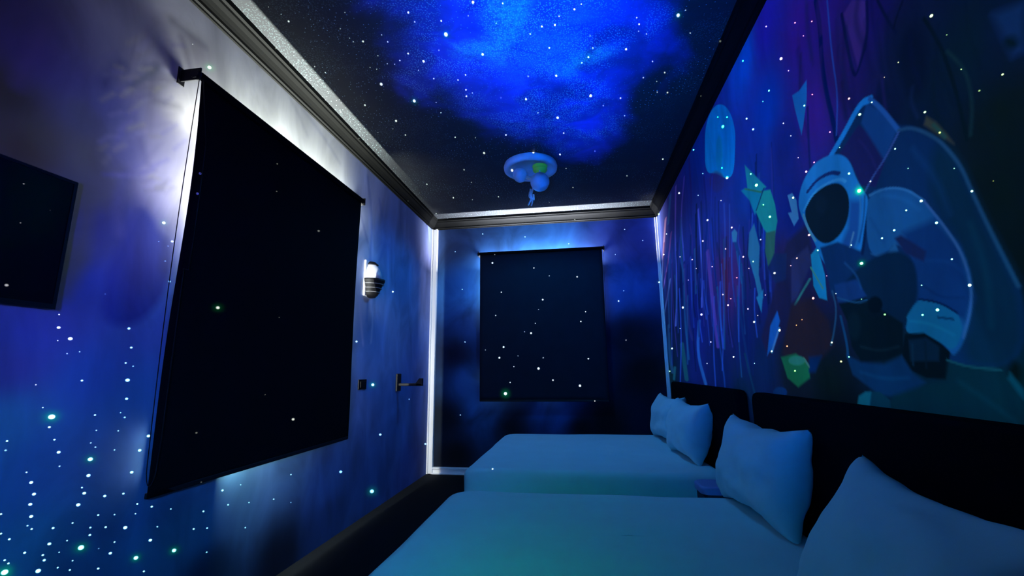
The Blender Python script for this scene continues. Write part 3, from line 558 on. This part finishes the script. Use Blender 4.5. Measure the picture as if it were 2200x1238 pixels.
d1 = blob(gc, 1.2, 1.55, 0, 0, 1).outputs['Value']; d2 = blob(gc2, .55, 1.1, 0, 0, 1).outputs['Value']
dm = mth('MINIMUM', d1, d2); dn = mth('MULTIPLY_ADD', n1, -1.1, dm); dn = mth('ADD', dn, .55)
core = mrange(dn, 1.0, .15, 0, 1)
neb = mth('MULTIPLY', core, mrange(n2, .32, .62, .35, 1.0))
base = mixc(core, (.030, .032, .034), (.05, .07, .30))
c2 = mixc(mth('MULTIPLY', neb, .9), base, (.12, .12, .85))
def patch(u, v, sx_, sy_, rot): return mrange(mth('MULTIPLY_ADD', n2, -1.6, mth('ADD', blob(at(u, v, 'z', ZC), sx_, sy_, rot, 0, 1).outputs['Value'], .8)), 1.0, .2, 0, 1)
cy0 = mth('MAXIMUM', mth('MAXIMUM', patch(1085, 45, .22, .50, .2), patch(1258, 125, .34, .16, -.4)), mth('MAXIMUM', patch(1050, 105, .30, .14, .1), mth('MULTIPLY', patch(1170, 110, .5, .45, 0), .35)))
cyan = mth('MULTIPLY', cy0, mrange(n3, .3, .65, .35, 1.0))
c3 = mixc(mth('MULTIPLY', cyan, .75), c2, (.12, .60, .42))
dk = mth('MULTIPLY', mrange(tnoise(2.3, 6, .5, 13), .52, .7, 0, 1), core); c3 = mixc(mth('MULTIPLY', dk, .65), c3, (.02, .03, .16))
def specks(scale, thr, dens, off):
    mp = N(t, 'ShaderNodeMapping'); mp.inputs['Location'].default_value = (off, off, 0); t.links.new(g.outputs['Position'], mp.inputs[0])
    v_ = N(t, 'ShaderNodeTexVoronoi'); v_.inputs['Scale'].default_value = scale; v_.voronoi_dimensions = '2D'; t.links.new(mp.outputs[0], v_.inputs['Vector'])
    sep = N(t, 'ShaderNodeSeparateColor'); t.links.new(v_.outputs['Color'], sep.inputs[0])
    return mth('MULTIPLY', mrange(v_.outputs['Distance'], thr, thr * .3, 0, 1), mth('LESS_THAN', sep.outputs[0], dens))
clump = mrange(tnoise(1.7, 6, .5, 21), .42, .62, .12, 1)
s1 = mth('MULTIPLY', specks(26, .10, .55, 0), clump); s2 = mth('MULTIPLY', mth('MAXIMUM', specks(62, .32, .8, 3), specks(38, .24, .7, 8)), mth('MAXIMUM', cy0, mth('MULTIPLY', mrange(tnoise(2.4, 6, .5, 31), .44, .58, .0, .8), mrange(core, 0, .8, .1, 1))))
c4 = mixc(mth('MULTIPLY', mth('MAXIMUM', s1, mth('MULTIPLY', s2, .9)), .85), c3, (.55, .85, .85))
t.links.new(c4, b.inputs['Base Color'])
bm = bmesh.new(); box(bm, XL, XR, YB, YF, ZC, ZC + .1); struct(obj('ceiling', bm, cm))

# cornice on three sides
prof = [(0, ZW), (.014, ZW), (.016, ZW + .012), (.028, ZW + .018), (.030, ZW + .036), (.040, ZW + .052), (.056, ZW + .072), (.078, ZW + .090), (.082, ZW + .104), (.100, ZW + .108), (.104, ZC + .005), (0, ZC + .005)]
def cornice(name, side):
    bm = bmesh.new(); ends = []
    for e in (0, 1):
        ring = []
        for d, z in prof:
            if side == 'left': p = (XL + d, YF - d if e else YB, z)
            elif side == 'right': p = (XR - d, YF - d if e else YB, z)
            else: p = (XL + d if e == 0 else XR - d, YF - d, z)
            ring.append(bm.verts.new(p))
        ends.append(ring)
    n = len(prof)
    for k in range(n): bm.faces.new((ends[0][k], ends[0][(k + 1) % n], ends[1][(k + 1) % n], ends[1][k]))
    bm.faces.new(ends[0]); bm.faces.new(ends[1][::-1]); struct(obj(name, bm, M['cornice']))
cornice('trim_1', 'left'); cornice('trim_2', 'far'); cornice('trim_3', 'right')
# white profile trim framing the far wall: corners and skirting
bm = bmesh.new()
box(bm, XL, XL + .085, YF - .035, YF, 0, ZW); box(bm, XL, XL + .022, YF - .060, YF - .035, 0, ZW); box(bm, XL + .060, XL + .085, YF - .055, YF - .035, 0, ZW)
struct(obj('trim_4', bm, M['trim'], bevel=.004))
bm = bmesh.new(); box(bm, XR - .04, XR, YF - .02, YF, 0, ZW); box(bm, XR - .012, XR, YF - .04, YF - .02, 0, ZW); struct(obj('trim_5', bm, M['trim'], bevel=.004))
bm = bmesh.new(); box(bm, XL + .085, XR - .04, YF - .035, YF, 0, .085); box(bm, XL + .085, XR - .04, YF - .055, YF - .035, .065, .085); box(bm, XL + .085, XR - .04, YF - .06, YF - .035, 0, .018)
struct(obj('baseboard_far', bm, M['trim'], bevel=.003))

# windows behind the shades
def window(name, axis, val, h, recess):
    o = 1 if axis == 'x' else 0; sg = 1 if recess > 0 else -1
    def bx(bm, a0, a1, z0, z1, d0, d1):
        v0, v1 = sorted((val + sg * d0, val + sg * d1))
        if axis == 'x': box(bm, v0, v1, a0, a1, z0, z1)
        else: box(bm, a0, a1, v0, v1, z0, z1)
    bm = bmesh.new(); a0, a1, z0, z1 = h; d0, d1 = .10, .155; w_ = .06
    bx(bm, a0, a0 + w_, z0, z1, d0, d1); bx(bm, a1 - w_, a1, z0, z1, d0, d1); bx(bm, a0 + w_, a1 - w_, z0, z0 + w_, d0, d1); bx(bm, a0 + w_, a1 - w_, z1 - w_, z1, d0, d1)
    am = (a0 + a1) / 2; bx(bm, am - .04, am + .04, z0 + w_, z1 - w_, d0, d1)
    root = struct(obj(name, bm, M['plastic_white']))
    bm = bmesh.new(); bx(bm, a0 + w_, a1 - w_, z0 + w_, z1 - w_, .125, .131); obj('glass', bm, M['glass'], root)
window('window_1', 'x', XL, H1, -.16); window('window_2', 'y', YF, H2, .16)

# ------------------------------------------------------------------ roller shades
def shade1():
    x = XL + .095; a, b_, z0, z1 = S1['a'], S1['b'], S1['z0'], S1['z1']
    r = thing('roller_shade', 'tall black roller shade hanging on the cloudy left wall beside the television', 'window shade', (x, (a + b_) / 2, z1))
    def P(bm, name, m, smooth=False, parent=r, bevel=0): return obj(name, bm, m, parent, smooth, bevel)
    off = Vector((-x, -(a + b_) / 2, -z1))
    bm = bmesh.new(); ny, nz = 40, 60; g_ = []
    for k, dx in enumerate((0.0, .0025)):
        g_.append([[bm.verts.new((x + dx + .010 * math.sin(j / nz * PI) * math.sin(i / ny * PI * 2) * (j / nz) + (.012 * (1 - i / ny) ** 3 * math.sin(j / nz * PI * 2.2)),
            a + (b_ - a) * i / ny - (.020 * math.sin(min(1, j / nz * 1.15) * PI) * (i / ny) + .012 * math.sin(j / nz * PI) * (1 - i / ny) * -1), z1 - (z1 - z0) * j / nz)) for j in range(nz + 1)] for i in range(ny + 1)])
    for gg in g_:
        for i in range(ny):
            for j in range(nz): bm.faces.new((gg[i][j], gg[i + 1][j], gg[i + 1][j + 1], gg[i][j + 1]))
    for i in range(ny):
        for j in (0, nz): bm.faces.new((g_[0][i][j], g_[0][i + 1][j], g_[1][i + 1][j], g_[1][i][j]))
    for j in range(nz):
        for i in (0, ny): bm.faces.new((g_[0][i][j], g_[0][i][j + 1], g_[1][i][j + 1], g_[1][i][j]))
    bmesh.ops.translate(bm, vec=off, verts=bm.verts[:]); P(bm, 'fabric', M['black_fabric'], True)
    bm = bmesh.new(); tube(bm, [(x + .012, a - .02, z1 + .005), (x + .012, b_ + .015, z1 + .005)], .021, 20); bmesh.ops.translate(bm, vec=off, verts=bm.verts[:]); P(bm, 'roller_tube', M['black_fabric'], False)
    bm = bmesh.new(); box(bm, x - .012, x + .008, a + .004, b_ - .012, z0 - .004, z0 + .022); bmesh.ops.translate(bm, vec=off, verts=bm.verts[:]); P(bm, 'bottom_bar', M['black_metal'], bevel=.004)
    for yy, s_ in ((a - .035, -1), (b_ + .025, 1)):
        bm = bmesh.new(); box(bm, XL + .001, x + .03, yy - .004, yy + .004, z1 - .03, z1 + .04); box(bm, XL + .001, XL + .007, yy - .022, yy + .022, z1 - .05, z1 + .05)
        tube(bm, [(x, yy - .012, z1 + .005), (x, yy + .012, z1 + .005)], .027, 16)
        bmesh.ops.translate(bm, vec=off, verts=bm.verts[:]); P(bm, 'bracket', M['black_metal'], bevel=.002)
    # bead chain loop on the near end: one strand before the fabric, one beside it
    bm = bmesh.new(); pts = []
    for k in range(25): f = k / 24; pts.append((x + .03 + .01 * math.sin(f * 3), a - .015 + .055 * min(1, f * 3) , z1 - .02 - 1.05 * f))
    pts2 = [(x + .03, a - .04 - .015 * math.sin(k / 30 * PI) , z1 - .02 - 1.98 * k / 30) for k in range(31)]
    zb = pts2[-1][2]; lo_ = [(x + .03, a - .04 + .05 * (1 - math.cos(k / 8 * PI)) / 2, zb - .10 * math.sin(k / 8 * PI)) for k in range(1, 9)]
    up_ = [(x + .032, a + .012, zb + (pts[-1][2] - zb) * k / 10) for k in range(1, 11)]
    tube(bm, pts2 + lo_ + up_ + pts[::-1], .0022, 6, True)
    bmesh.ops.translate(bm, vec=off, verts=bm.verts[:]); ch = P(bm, 'pull_chain', M['black_plastic'], True)
    for (u, v) in ((430, 373), (424, 416)):
        q = at(u, v, 'x', x + .038); bm = bmesh.new(); sphere(bm, q, .0065, 12); bmesh.ops.translate(bm, vec=off, verts=bm.verts[:]); bo = P(bm, 'bead', M['bead'], True, ch); bo['label'] = 'clear connector bead'
shade1()
def shade2():
    y = YF - .10; a, b_, z0, z1 = S2['a'], S2['b'], S2['z0'], S2['z1']; org = ((a + b_) / 2, y, z1); off = -Vector(org)
    r = thing('roller_shade', 'smaller square black roller shade on the far wall, dotted with stars', 'window shade', org)
    bm = bmesh.new(); nx, nz = 30, 30; g_ = []
    for k, dy in enumerate((0.0, .0025)):
        g_.append([[bm.verts.new((a + (b_ - a) * i / nx, y - dy - .006 * math.sin(j / nz * PI) * math.sin(i / nx * 9), z1 - (z1 - z0) * j / nz)) for j in range(nz + 1)] for i in range(nx + 1)])
    for gg in g_:
        for i in range(nx):
            for j in range(nz): bm.faces.new((gg[i][j], gg[i + 1][j], gg[i + 1][j + 1], gg[i][j + 1]))
    for i in range(nx):
        for j in (0, nz): bm.faces.new((g_[0][i][j], g_[0][i + 1][j], g_[1][i + 1][j], g_[1][i][j]))
    for j in range(nz):
        for i in (0, nx): bm.faces.new((g_[0][i][j], g_[0][i][j + 1], g_[1][i][j + 1], g_[1][i][j]))
    bmesh.ops.translate(bm, vec=off, verts=bm.verts[:]); obj('fabric', bm, M['black_fabric2'], r, True)
    bm = bmesh.new(); tube(bm, [(a - .01, y - .012, z1 + .002), (b_ + .01, y - .012, z1 + .002)], .021, 20); bmesh.ops.translate(bm, vec=off, verts=bm.verts[:]); obj('roller_tube', bm, M['black_fabric'], r)
    bm = bmesh.new(); box(bm, a + .004, b_ - .004, y - .008, y + .012, z0 - .004, z0 + .02); bmesh.ops.translate(bm, vec=off, verts=bm.verts[:]); obj('bottom_bar', bm, M['black_metal'], r, bevel=.004)
    for xx in (a - .022, b_ + .022):
        bm = bmesh.new(); box(bm, xx - .004, xx + .004, y - .028, YF - .001, z1 - .03, z1 + .035); tube(bm, [(xx - .012, y, z1), (xx + .012, y, z1)], .026, 16)
        bmesh.ops.translate(bm, vec=off, verts=bm.verts[:]); obj('bracket', bm, M['black_metal'], r)
    bm = bmesh.new(); tube(bm, [(b_ + .012, y - .03, z1 - 1.2 * k / 10) for k in range(11)] + [(b_ + .004, y - .03, z1 - 1.23)] + [(b_ - .004, y - .03, z1 - 1.2 + 1.2 * k / 10) for k in range(11)], .002, 6)
    bmesh.ops.translate(bm, vec=off, verts=bm.verts[:]); obj('pull_chain', bm, M['black_plastic'], r)
shade2()

# ------------------------------------------------------------------ television
def tv():
    x = -1.995; y0, y1, z0, z1 = .47, 1.392, 1.603, 2.124; org = (x, (y0 + y1) / 2, z0); off = -Vector(org)
    r = thing('television', 'flat black television mounted on the left wall with dark glossy screen', 'television', org)
    def P(name, bm, m, bevel=0): bmesh.ops.translate(bm, vec=off, verts=bm.verts[:]); return obj(name, bm, m, r, bevel=bevel)
    bm = bmesh.new(); box(bm, x - .035, x, y0, y1, z0, z1); box(bm, x - .055, x - .035, y0 + .2, y1 - .2, z0 + .08, z1 - .1); P('casing', bm, M['black_plastic'], .004)
    bm = bmesh.new(); box(bm, x, x + .0015, y0 + .012, y1 - .012, z0 + .02, z1 - .012); P('screen', bm, M['screen'])
    bm = bmesh.new()
    for (b0, b1, c0, c1) in ((y0, y1, z1 - .012, z1), (y0, y1, z0, z0 + .02), (y0, y0 + .012, z0 + .02, z1 - .012), (y1 - .012, y1, z0 + .02, z1 - .012)): box(bm, x, x + .004, b0, b1, c0, c1)
    P('bezel', bm, M['black_plastic'])
    ym = (y0 + y1) / 2; bm = bmesh.new(); box(bm, XL, x - .05, ym - .15, ym + .15, z0 + .15, z1 - .15); P('wall_bracket', bm, M['black_metal'])
tv()

# ------------------------------------------------------------------ wall sconce, switch, hook
def sconce():
    yc, zb = 4.10, 2.085; org = (XL, yc, zb); r = thing('wall_sconce', 'half round white and black wall sconce on the left wall, right of the big shade', 'wall lamp', org)
    bm = bmesh.new(); box(bm, 0, .020, -.105, .105, .012, .375); p = obj('back_plate', bm, M['plastic_white'], r, bevel=.006)
    bm = bmesh.new(); lathe(bm, [(.105, .185), (.118, .19), (.112, .24), (.095, .29), (.068, .33), (.035, .36), (.018, .368)], .02, 0, 20, -PI / 2, PI / 2, 1.0, .85)
    obj('glass_shade', bm, M['glass_shade'], r, True)
    bm = bmesh.new(); lathe(bm, [(.006, .366), (.040, .362), (.075, .335), (.078, .342), (.042, .372), (.006, .378)], .02, 0, 20, -PI / 2, PI / 2, 1.0, .85); obj('top_rim', bm, M['black_plastic'], r)
    bm = bmesh.new(); lathe(bm, [(.02, 0), (.06, .004), (.085, .03), (.105, .075), (.128, .13), (.150, .165), (.152, .184), (.04, .186)], .02, 0, 20, -PI / 2, PI / 2, 1.0, .85); b2 = obj('lower_bowl', bm, M['black_plastic'], r, True)
    for z, rr in ((.055, .102), (.095, .119), (.135, .139)):
        bm = bmesh.new(); lathe(bm, [(rr - .008, z - .003), (rr + .003, z - .003), (rr + .003, z + .003), (rr - .008, z + .003)], .02, 0, 20, -PI / 2, PI / 2, 1.0, .85); obj('ring', bm, M['ring_grey'], b2)
sconce()
r = thing('light_switch', 'small square black light switch on the left wall below the sconce', 'switch', (XL, 4.075, 1.235))
bm = bmesh.new(); box(bm, 0, .010, -.080, .080, -.048, .048); obj('switch_plate', bm, M['black_plastic'], r, bevel=.004)
bm = bmesh.new(); box(bm, .010, .016, -.05, .05, -.030, .030); obj('rocker', bm, M['black_plastic'], r, bevel=.003)
r = thing('wall_hook', 'black wall hook with long straight arm and upturned end near the far corner', 'hook', (XL, 4.93, 1.225))
bm = bmesh.new(); box(bm, 0, .022, -.06, .06, -.095, .105); obj('back_plate', bm, M['black_metal'], r, bevel=.008)
bm = bmesh.new(); box(bm, .02, .30, -.022, .022, -.035, -.005); obj('arm', bm, M['black_metal'], r, bevel=.006)
bm = bmesh.new(); v0 = [bm.verts.new(q) for q in ((.225, -.022, -.035), (.305, -.022, -.035), (.305, -.022, .05), (.265, -.022, .05), (.225, -.022, -.005), (.225, .022, -.035), (.305, .022, -.035), (.305, .022, .05), (.265, .022, .05), (.225, .022, -.005))]
bm.faces.new(v0[:5]); bm.faces.new(v0[5:][::-1])
for k in range(5): bm.faces.new((v0[k], v0[(k + 1) % 5], v0[5 + (k + 1) % 5], v0[5 + k]))
obj('end_stop', bm, M['black_metal'], r, bevel=.004)

# ------------------------------------------------------------------ ceiling lamp with planets
def lamp():
    cx, cyy = -.45, 4.42; org = (cx, cyy, ZC); off = -Vector(org)
    r = thing('ceiling_lamp', 'round blue lit ceiling lamp with hanging moon globes and tiny astronaut', 'ceiling lamp', org)
    bm = bmesh.new(); lathe(bm, [(.02, 0), (.255, 0), (.282, -.015), (.29, -.045), (.285, -.075), (.265, -.088), (.235, -.082), (.225, -.065), (.05, -.058), (.02, -.06)], 0, 0, 48); obj('canopy', bm, M['moon'], r, True)
    def P(name, bm, m, smooth=True, par=r): bmesh.ops.translate(bm, vec=off, verts=bm.verts[:]); return obj(name, bm, m, par, smooth)
    ys = cyy - .10
    qm = Vector(at(1160, 391, 'y', ys)); ql = Vector(at(1118, 376, 'y', ys + .04)); qg = Vector(at(1160, 360, 'y', ys + .05)); qs = Vector(at(1136, 381, 'y', ys + .02))
    for q, rad, nm in ((qm, .100, 'moon_globe'), (ql, .080, 'moon_globe')):
        bm = bmesh.new(); bmesh.ops.create_icosphere(bm, subdivisions=4, radius=rad, matrix=Matrix.Translation(q))
        cr_ = [(Vector((random.gauss(0, 1), random.gauss(0, 1), random.gauss(0, 1))).normalized(), random.uniform(.18, .42)) for _ in range(16)]
        for v_ in bm.verts:
            n_ = (v_.co - q).normalized(); d_ = 0
            for c_, rr in cr_:
                a_ = (n_ - c_).length / rr
                if a_ < 1.2: d_ += (-.05 * (1 - a_ * a_) if a_ < 1 else .012)
            v_.co = q + n_ * rad * (1 + d_)
        g_ = P(nm, bm, M['moon'])
    bm = bmesh.new()
    prof_ = []
    for k in range(29):
        a_ = -PI / 2 + PI * k / 28; prof_.append((max(.004, .078 * math.cos(a_) * (1 + .06 * math.sin(a_ * 12))), qg.z + .09 * math.sin(a_)))
    lathe(bm, prof_, qg.x, qg.y, 32); gg = P('banded_globe', bm, M['green_globe']); gg['label'] = 'green banded globe'
    for q, rad in ((qm, .1), (ql, .08), (qg, .09)):
        bm = bmesh.new(); tube(bm, [(q.x, q.y, q.z + rad * .8), (q.x, q.y, ZC - .06)], .008, 10); P('stem', bm, M['plastic_white'])
    bm = bmesh.new(); tube(bm, [ql.lerp(qm, .3), ql.lerp(qm, .75)], .020, 12); P('link_arm', bm, M['plastic_white'])
    # tiny astronaut hanging by one raised hand
    yy = ys - .02
    def q(u, v, dy=0): return Vector(at(u, v, 'y', yy + dy))
    J = [q(1142, 427), q(1141, 420), q(1140.5, 414), q(1140, 409.5), q(1143, 414.5), q(1144.5, 409), q(1145, 403), q(1145, 408), q(1137.5, 415), q(1136.5, 421), q(1138, 426),
         q(1139.5, 432), q(1136, 438), q(1134.5, 442), q(1144, 433), q(1143, 438), q(1141, 443), q(1140, 405.5)]
    E_ = [(0, 1), (1, 2), (2, 3), (3, 17), (2, 4), (4, 5), (5, 6), (2, 8), (8, 9), (9, 10), (0, 11), (11, 12), (12, 13), (0, 14), (14, 15), (15, 16)]
    R_ = [.013, .014, .015, .009, .009, .007, .007, .006, .009, .007, .006, .010, .008, .008, .010, .008, .008, .016]
    keep = [k for k in range(len(J)) if k != 7]; mp_ = {k: i for i, k in enumerate(keep)}
    me = bpy.data.meshes.new('astronaut_figure'); me.from_pydata([J[k] + off for k in keep], [(mp_[a_], mp_[b_]) for a_, b_ in E_], [])
    o = link('astronaut_figure', me, M['plastic_white'], r); md = o.modifiers.new('skin', 'SKIN')
    for k in keep: me.skin_vertices[0].data[mp_[k]].radius = (R_[k], R_[k])
    me.skin_vertices[0].data[0].use_root = True; s_ = o.modifiers.new('sub', 'SUBSURF'); s_.levels = 2; s_.render_levels = 2
    bm = bmesh.new(); a_ = q(1146.5, 424, .0); box(bm, a_.x - .008, a_.x + .008, a_.y - .012, a_.y + .012, a_.z - .03, a_.z + .03); P('life_pack', bm, M['plastic_white'], False, o)
lamp()

# ------------------------------------------------------------------ beds
def rounded_slab(bm, x0, x1, y0, y1, z0, z1, rad, rtop, nseg=8, noise_amp=0.0, seed=0):
    """soft box: rounded plan corners and a rounded top edge, drop down the sides"""
    def plan(inset):
        pts = []; r_ = max(.002, rad - inset)
        for (cx, cyy, a0) in ((x1 - rad, y1 - rad, 0), (x0 + rad, y1 - rad, PI / 2), (x0 + rad, y0 + rad, PI), (x1 - rad, y0 + rad, 1.5 * PI)):
            for k in range(nseg + 1):
                a = a0 + PI / 2 * k / nseg; pts.append((cx + r_ * math.cos(a), cyy + r_ * math.sin(a)))
        out_ = []
        for i in range(len(pts)):                       # subdivide the straight runs
            a, b_ = pts[i], pts[(i + 1) % len(pts)]; n = max(1, int(math.dist(a, b_) / .07))
            for k in range(n): out_.append((a[0] + (b_[0] - a[0]) * k / n, a[1] + (b_[1] - a[1]) * k / n))
        return out_
    base = plan(0); n0 = len(base); cx, cyy = (x0 + x1) / 2, (y0 + y1) / 2
    lv = []
    for k in range(9): lv.append((0.0, z0 + (z1 - rtop - z0) * k / 8, 1))
    for k in range(1, 7): a = PI / 2 * k / 6; lv.append((rtop * (1 - math.cos(a)), z1 - rtop + rtop * math.sin(a), 1))
    rings = []
    for ins, z, _ in lv:
        ring = []
        for i, (x, y) in enumerate(base):
            dx = min(1, max(-1, 0)); fx = (x - cx); fy = (y - cyy)
            X = cx + fx * (1 - ins / ((x1 - x0) / 2)); Y = cyy + fy * (1 - ins / ((y1 - y0) / 2))
            h = (z - z0) / (z1 - z0); nn = noise.noise(Vector((x * 2.4, y * 2.4, seed + h * .6)))
            k_ = noise_amp * nn * (1.3 - h)
            nx_, ny_ = fx / max(abs(fx), abs(fy)), fy / max(abs(fx), abs(fy))
            ring.append(bm.verts.new((X + nx_ * k_, Y + ny_ * k_, z + (0 if h < .9 else .25 * noise_amp * nn))))
        rings.append(ring)
    for s in (.96, .88, .75, .55, .3):
        ring = []
        for i, (x, y) in enumerate(base):
            X = cx + (x - cx) * s * (1 - rtop / ((x1 - x0) / 2)); Y = cyy + (y - cyy) * s * (1 - rtop / ((y1 - y0) / 2))
            ring.append(bm.verts.new((X, Y, z1 + noise_amp * .45 * noise.noise(Vector((X * 3.1, Y * 3.1, seed))) + noise_amp * .2 * noise.noise(Vector((X * 9, Y * 7, seed + 5))) - (0))))
        rings.append(ring)
    for a, b_ in zip(rings[:-1], rings[1:]):
        for i in range(n0): bm.faces.new((a[i], a[(i + 1) % n0], b_[(i + 1) % n0], b_[i]))
    bm.faces.new(rings[0][::-1]); bm.faces.new(rings[-1])
def headboard_bm(x0, x1, y0, y1, z0, z1, rad):
    bm = bmesh.new(); pts = [(y0, z0), (y1, z0)]
    for (c, z, a0) in ((y1 - rad, z1 - rad, 0), (y0 + rad, z1 - rad, PI / 2)):
        for k in range(9): a = a0 + PI / 2 * k / 8; pts.append((c + rad * math.cos(a), z + rad * math.sin(a)))
    A_ = [bm.verts.new((x0, y, z)) for y, z in pts]; B_ = [bm.verts.new((x1, y, z)) for y, z in pts]; n = len(pts)
    bm.faces.new(A_); bm.faces.new(B_[::-1])
    for k in range(n): bm.faces.new((A_[k], A_[(k + 1) % n], B_[(k + 1) % n], B_[k]))
    return bm
def bed(y0, y1, hy0, hy1, lab, dlab, seed, ztop, foot):
    org = ((foot + XR) / 2, (y0 + y1) / 2, 0); off = -Vector(org)
    r = thing('bed', lab, 'bed', org, 'double beds along the mural wall')
    def P(name, bm, m, smooth=False, bevel=0): bmesh.ops.translate(bm, vec=off, verts=bm.verts[:]); return obj(name, bm, m, r, smooth, bevel)
    P('headboard', headboard_bm(1.05, XR - .004, hy0, hy1, .02, 1.205, .06), M['headboard'], bevel=.02)
    bm = bmesh.new(); box(bm, foot + .08, 1.045, y0 + .06, y1 - .06, .12, .30); P('bed_base', bm, M['headboard'], bevel=.015)
    bm = bmesh.new(); rounded_slab(bm, foot + .05, 1.04, y0 + .04, y1 - .04, .302, ztop - .05, .06, .04); P('mattress', bm, M['mattress'], True)
    for xx in (foot + .16, .95):
        for yy in (y0 + .14, y1 - .14):
            bm = bmesh.new(); box(bm, xx - .03, xx + .03, yy - .03, yy + .03, 0, .122); P('leg', bm, M['black_plastic'])
    bm = bmesh.new(); rounded_slab(bm, foot, 1.035, y0, y1, .20, ztop, .13, .075, noise_amp=.022, seed=seed)
    bm.faces.ensure_lookup_table(); bot = [f for f in bm.faces if len(f.verts) > 20 and all(v.co.z < .3 for v in f.verts)]; bmesh.ops.delete(bm, geom=bot, context='FACES_ONLY')
    bmesh.ops.translate(bm, vec=off, verts=bm.verts[:])
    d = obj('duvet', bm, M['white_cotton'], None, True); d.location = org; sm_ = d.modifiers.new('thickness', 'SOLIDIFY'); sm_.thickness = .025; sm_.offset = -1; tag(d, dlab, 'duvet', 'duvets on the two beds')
bed(.95, 2.985, .92, 3.03, 'near double bed with tall black headboard below the astronaut mural', 'white duvet on the near bed, filling the foreground', 2.0, .60, -.86)
bed(3.52, 5.56, 3.30, 5.54, 'far double bed with black headboard beside the far wall', 'white duvet on the far bed, nearer the far window', 9.0, .60, -.955)

def pillow(label, centre, w_, h_, th, normal, upv, seed, group, spin=0.0, ears=.19):
    n_ = Vector(normal).normalized(); u_ = Vector(upv); u_ = (u_ - n_ * u_.dot(n_)).normalized(); s_ = u_.cross(n_)
    if spin: Rm = Matrix.Rotation(spin, 3, n_); u_ = Rm @ u_; s_ = Rm @ s_
    bm = bmesh.new(); K = 44; gr = {}
    for sd in (1, -1):
        for i in range(K + 1):
            for j in range(K + 1):
                x = -1 + 2 * i / K; y = -1 + 2 * j / K
                if sd == -1 and (i in (0, K) or j in (0, K)): gr[(sd, i, j)] = gr[(1, i, j)]; continue
                X = x * (1 - ears * (1 - y * y) * abs(x)); Y = y * (1 - ears * (1 - x * x) * abs(y))
                t_ = ((1 - x ** 4) * (1 - y * y)) ** .45
                e = 1 - .25 * max(0, abs(x) + abs(y) - 1.5)
                nz = noise.noise(Vector((x * 1.7, y * 1.7, seed))) * .16 + noise.noise(Vector((x * 5, y * 4, seed + 3))) * .05
                zz = sd * th / 2 * t_ * e * (1 + nz)
                wob = .012 * noise.noise(Vector((x * 3, y * 3, seed + 8)))
                p = Vector(centre) + s_ * (X * w_ / 2 + wob) + u_ * (Y * h_ / 2 + wob) + n_ * (zz + .02 * noise.noise(Vector((x * 2, y * 2, seed + 12))))
                gr[(sd, i, j)] = bm.verts.new(p - Vector(centre))
    for sd in (1, -1):
        for i in range(K):
            for j in range(K): bm.faces.new((gr[(sd, i, j)], gr[(sd, i + 1, j)], gr[(sd, i + 1, j + 1)], gr[(sd, i, j + 1)]))
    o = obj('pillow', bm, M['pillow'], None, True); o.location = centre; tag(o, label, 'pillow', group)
    return o
GP = 'white pillows against the headboards'
pillow('upright white pillow in the middle of the near bed headboard, two pointed top corners', (.915, 2.61, .835), .78, .50, .27, (-1, -.10, .22), (0, 0, 1), 1.0, GP)
pillow('white pillow at the bottom right corner, reclining closest to the camera', (.83, 1.44, .80), .92, .55, .22, (-1, .1, .62), (0, 0, 1), 4.0, GP)
pillow('right one of the two upright white pillows on the far bed', (.915, 4.20, .835), .78, .50, .27, (-1, -.1, .22), (0, 0, 1), 7.0, GP)
pillow('left one of the two upright white pillows on the far bed', (.915, 5.08, .835), .88, .50, .27, (-1, -.1, .22), (0, 0, 1), 11.0, GP)

# ------------------------------------------------------------------ nightstand
org = (.885, 3.195, 0); r = thing('nightstand', 'small nightstand with rounded blue top and dark body between the beds', 'nightstand', org)
bm = bmesh.new(); rounded_slab(bm, -.16, .155, -.115, .115, .575, .62, .05, .015); obj('top', bm, M['nightstand'], r, True)
bm = bmesh.new(); box(bm, -.13, .15, -.105, .105, .10, .575); obj('cabinet', bm, M['nightstand_dark'], r, bevel=.005)
bm = bmesh.new(); box(bm, -.142, -.13, -.10, .10, .36, .56); d = obj('drawer', bm, M['nightstand_dark'], r, bevel=.003)
bm = bmesh.new(); sphere(bm, (-.152, 0, .46), .012, 12); obj('knob', bm, M['black_metal'], d, True)
for xx in (-.11, .13):
    for yy in (-.085, .085):
        bm = bmesh.new(); box(bm, xx - .015, xx + .015, yy - .015, yy + .015, 0, .10); obj('leg', bm, M['nightstand_dark'], r)
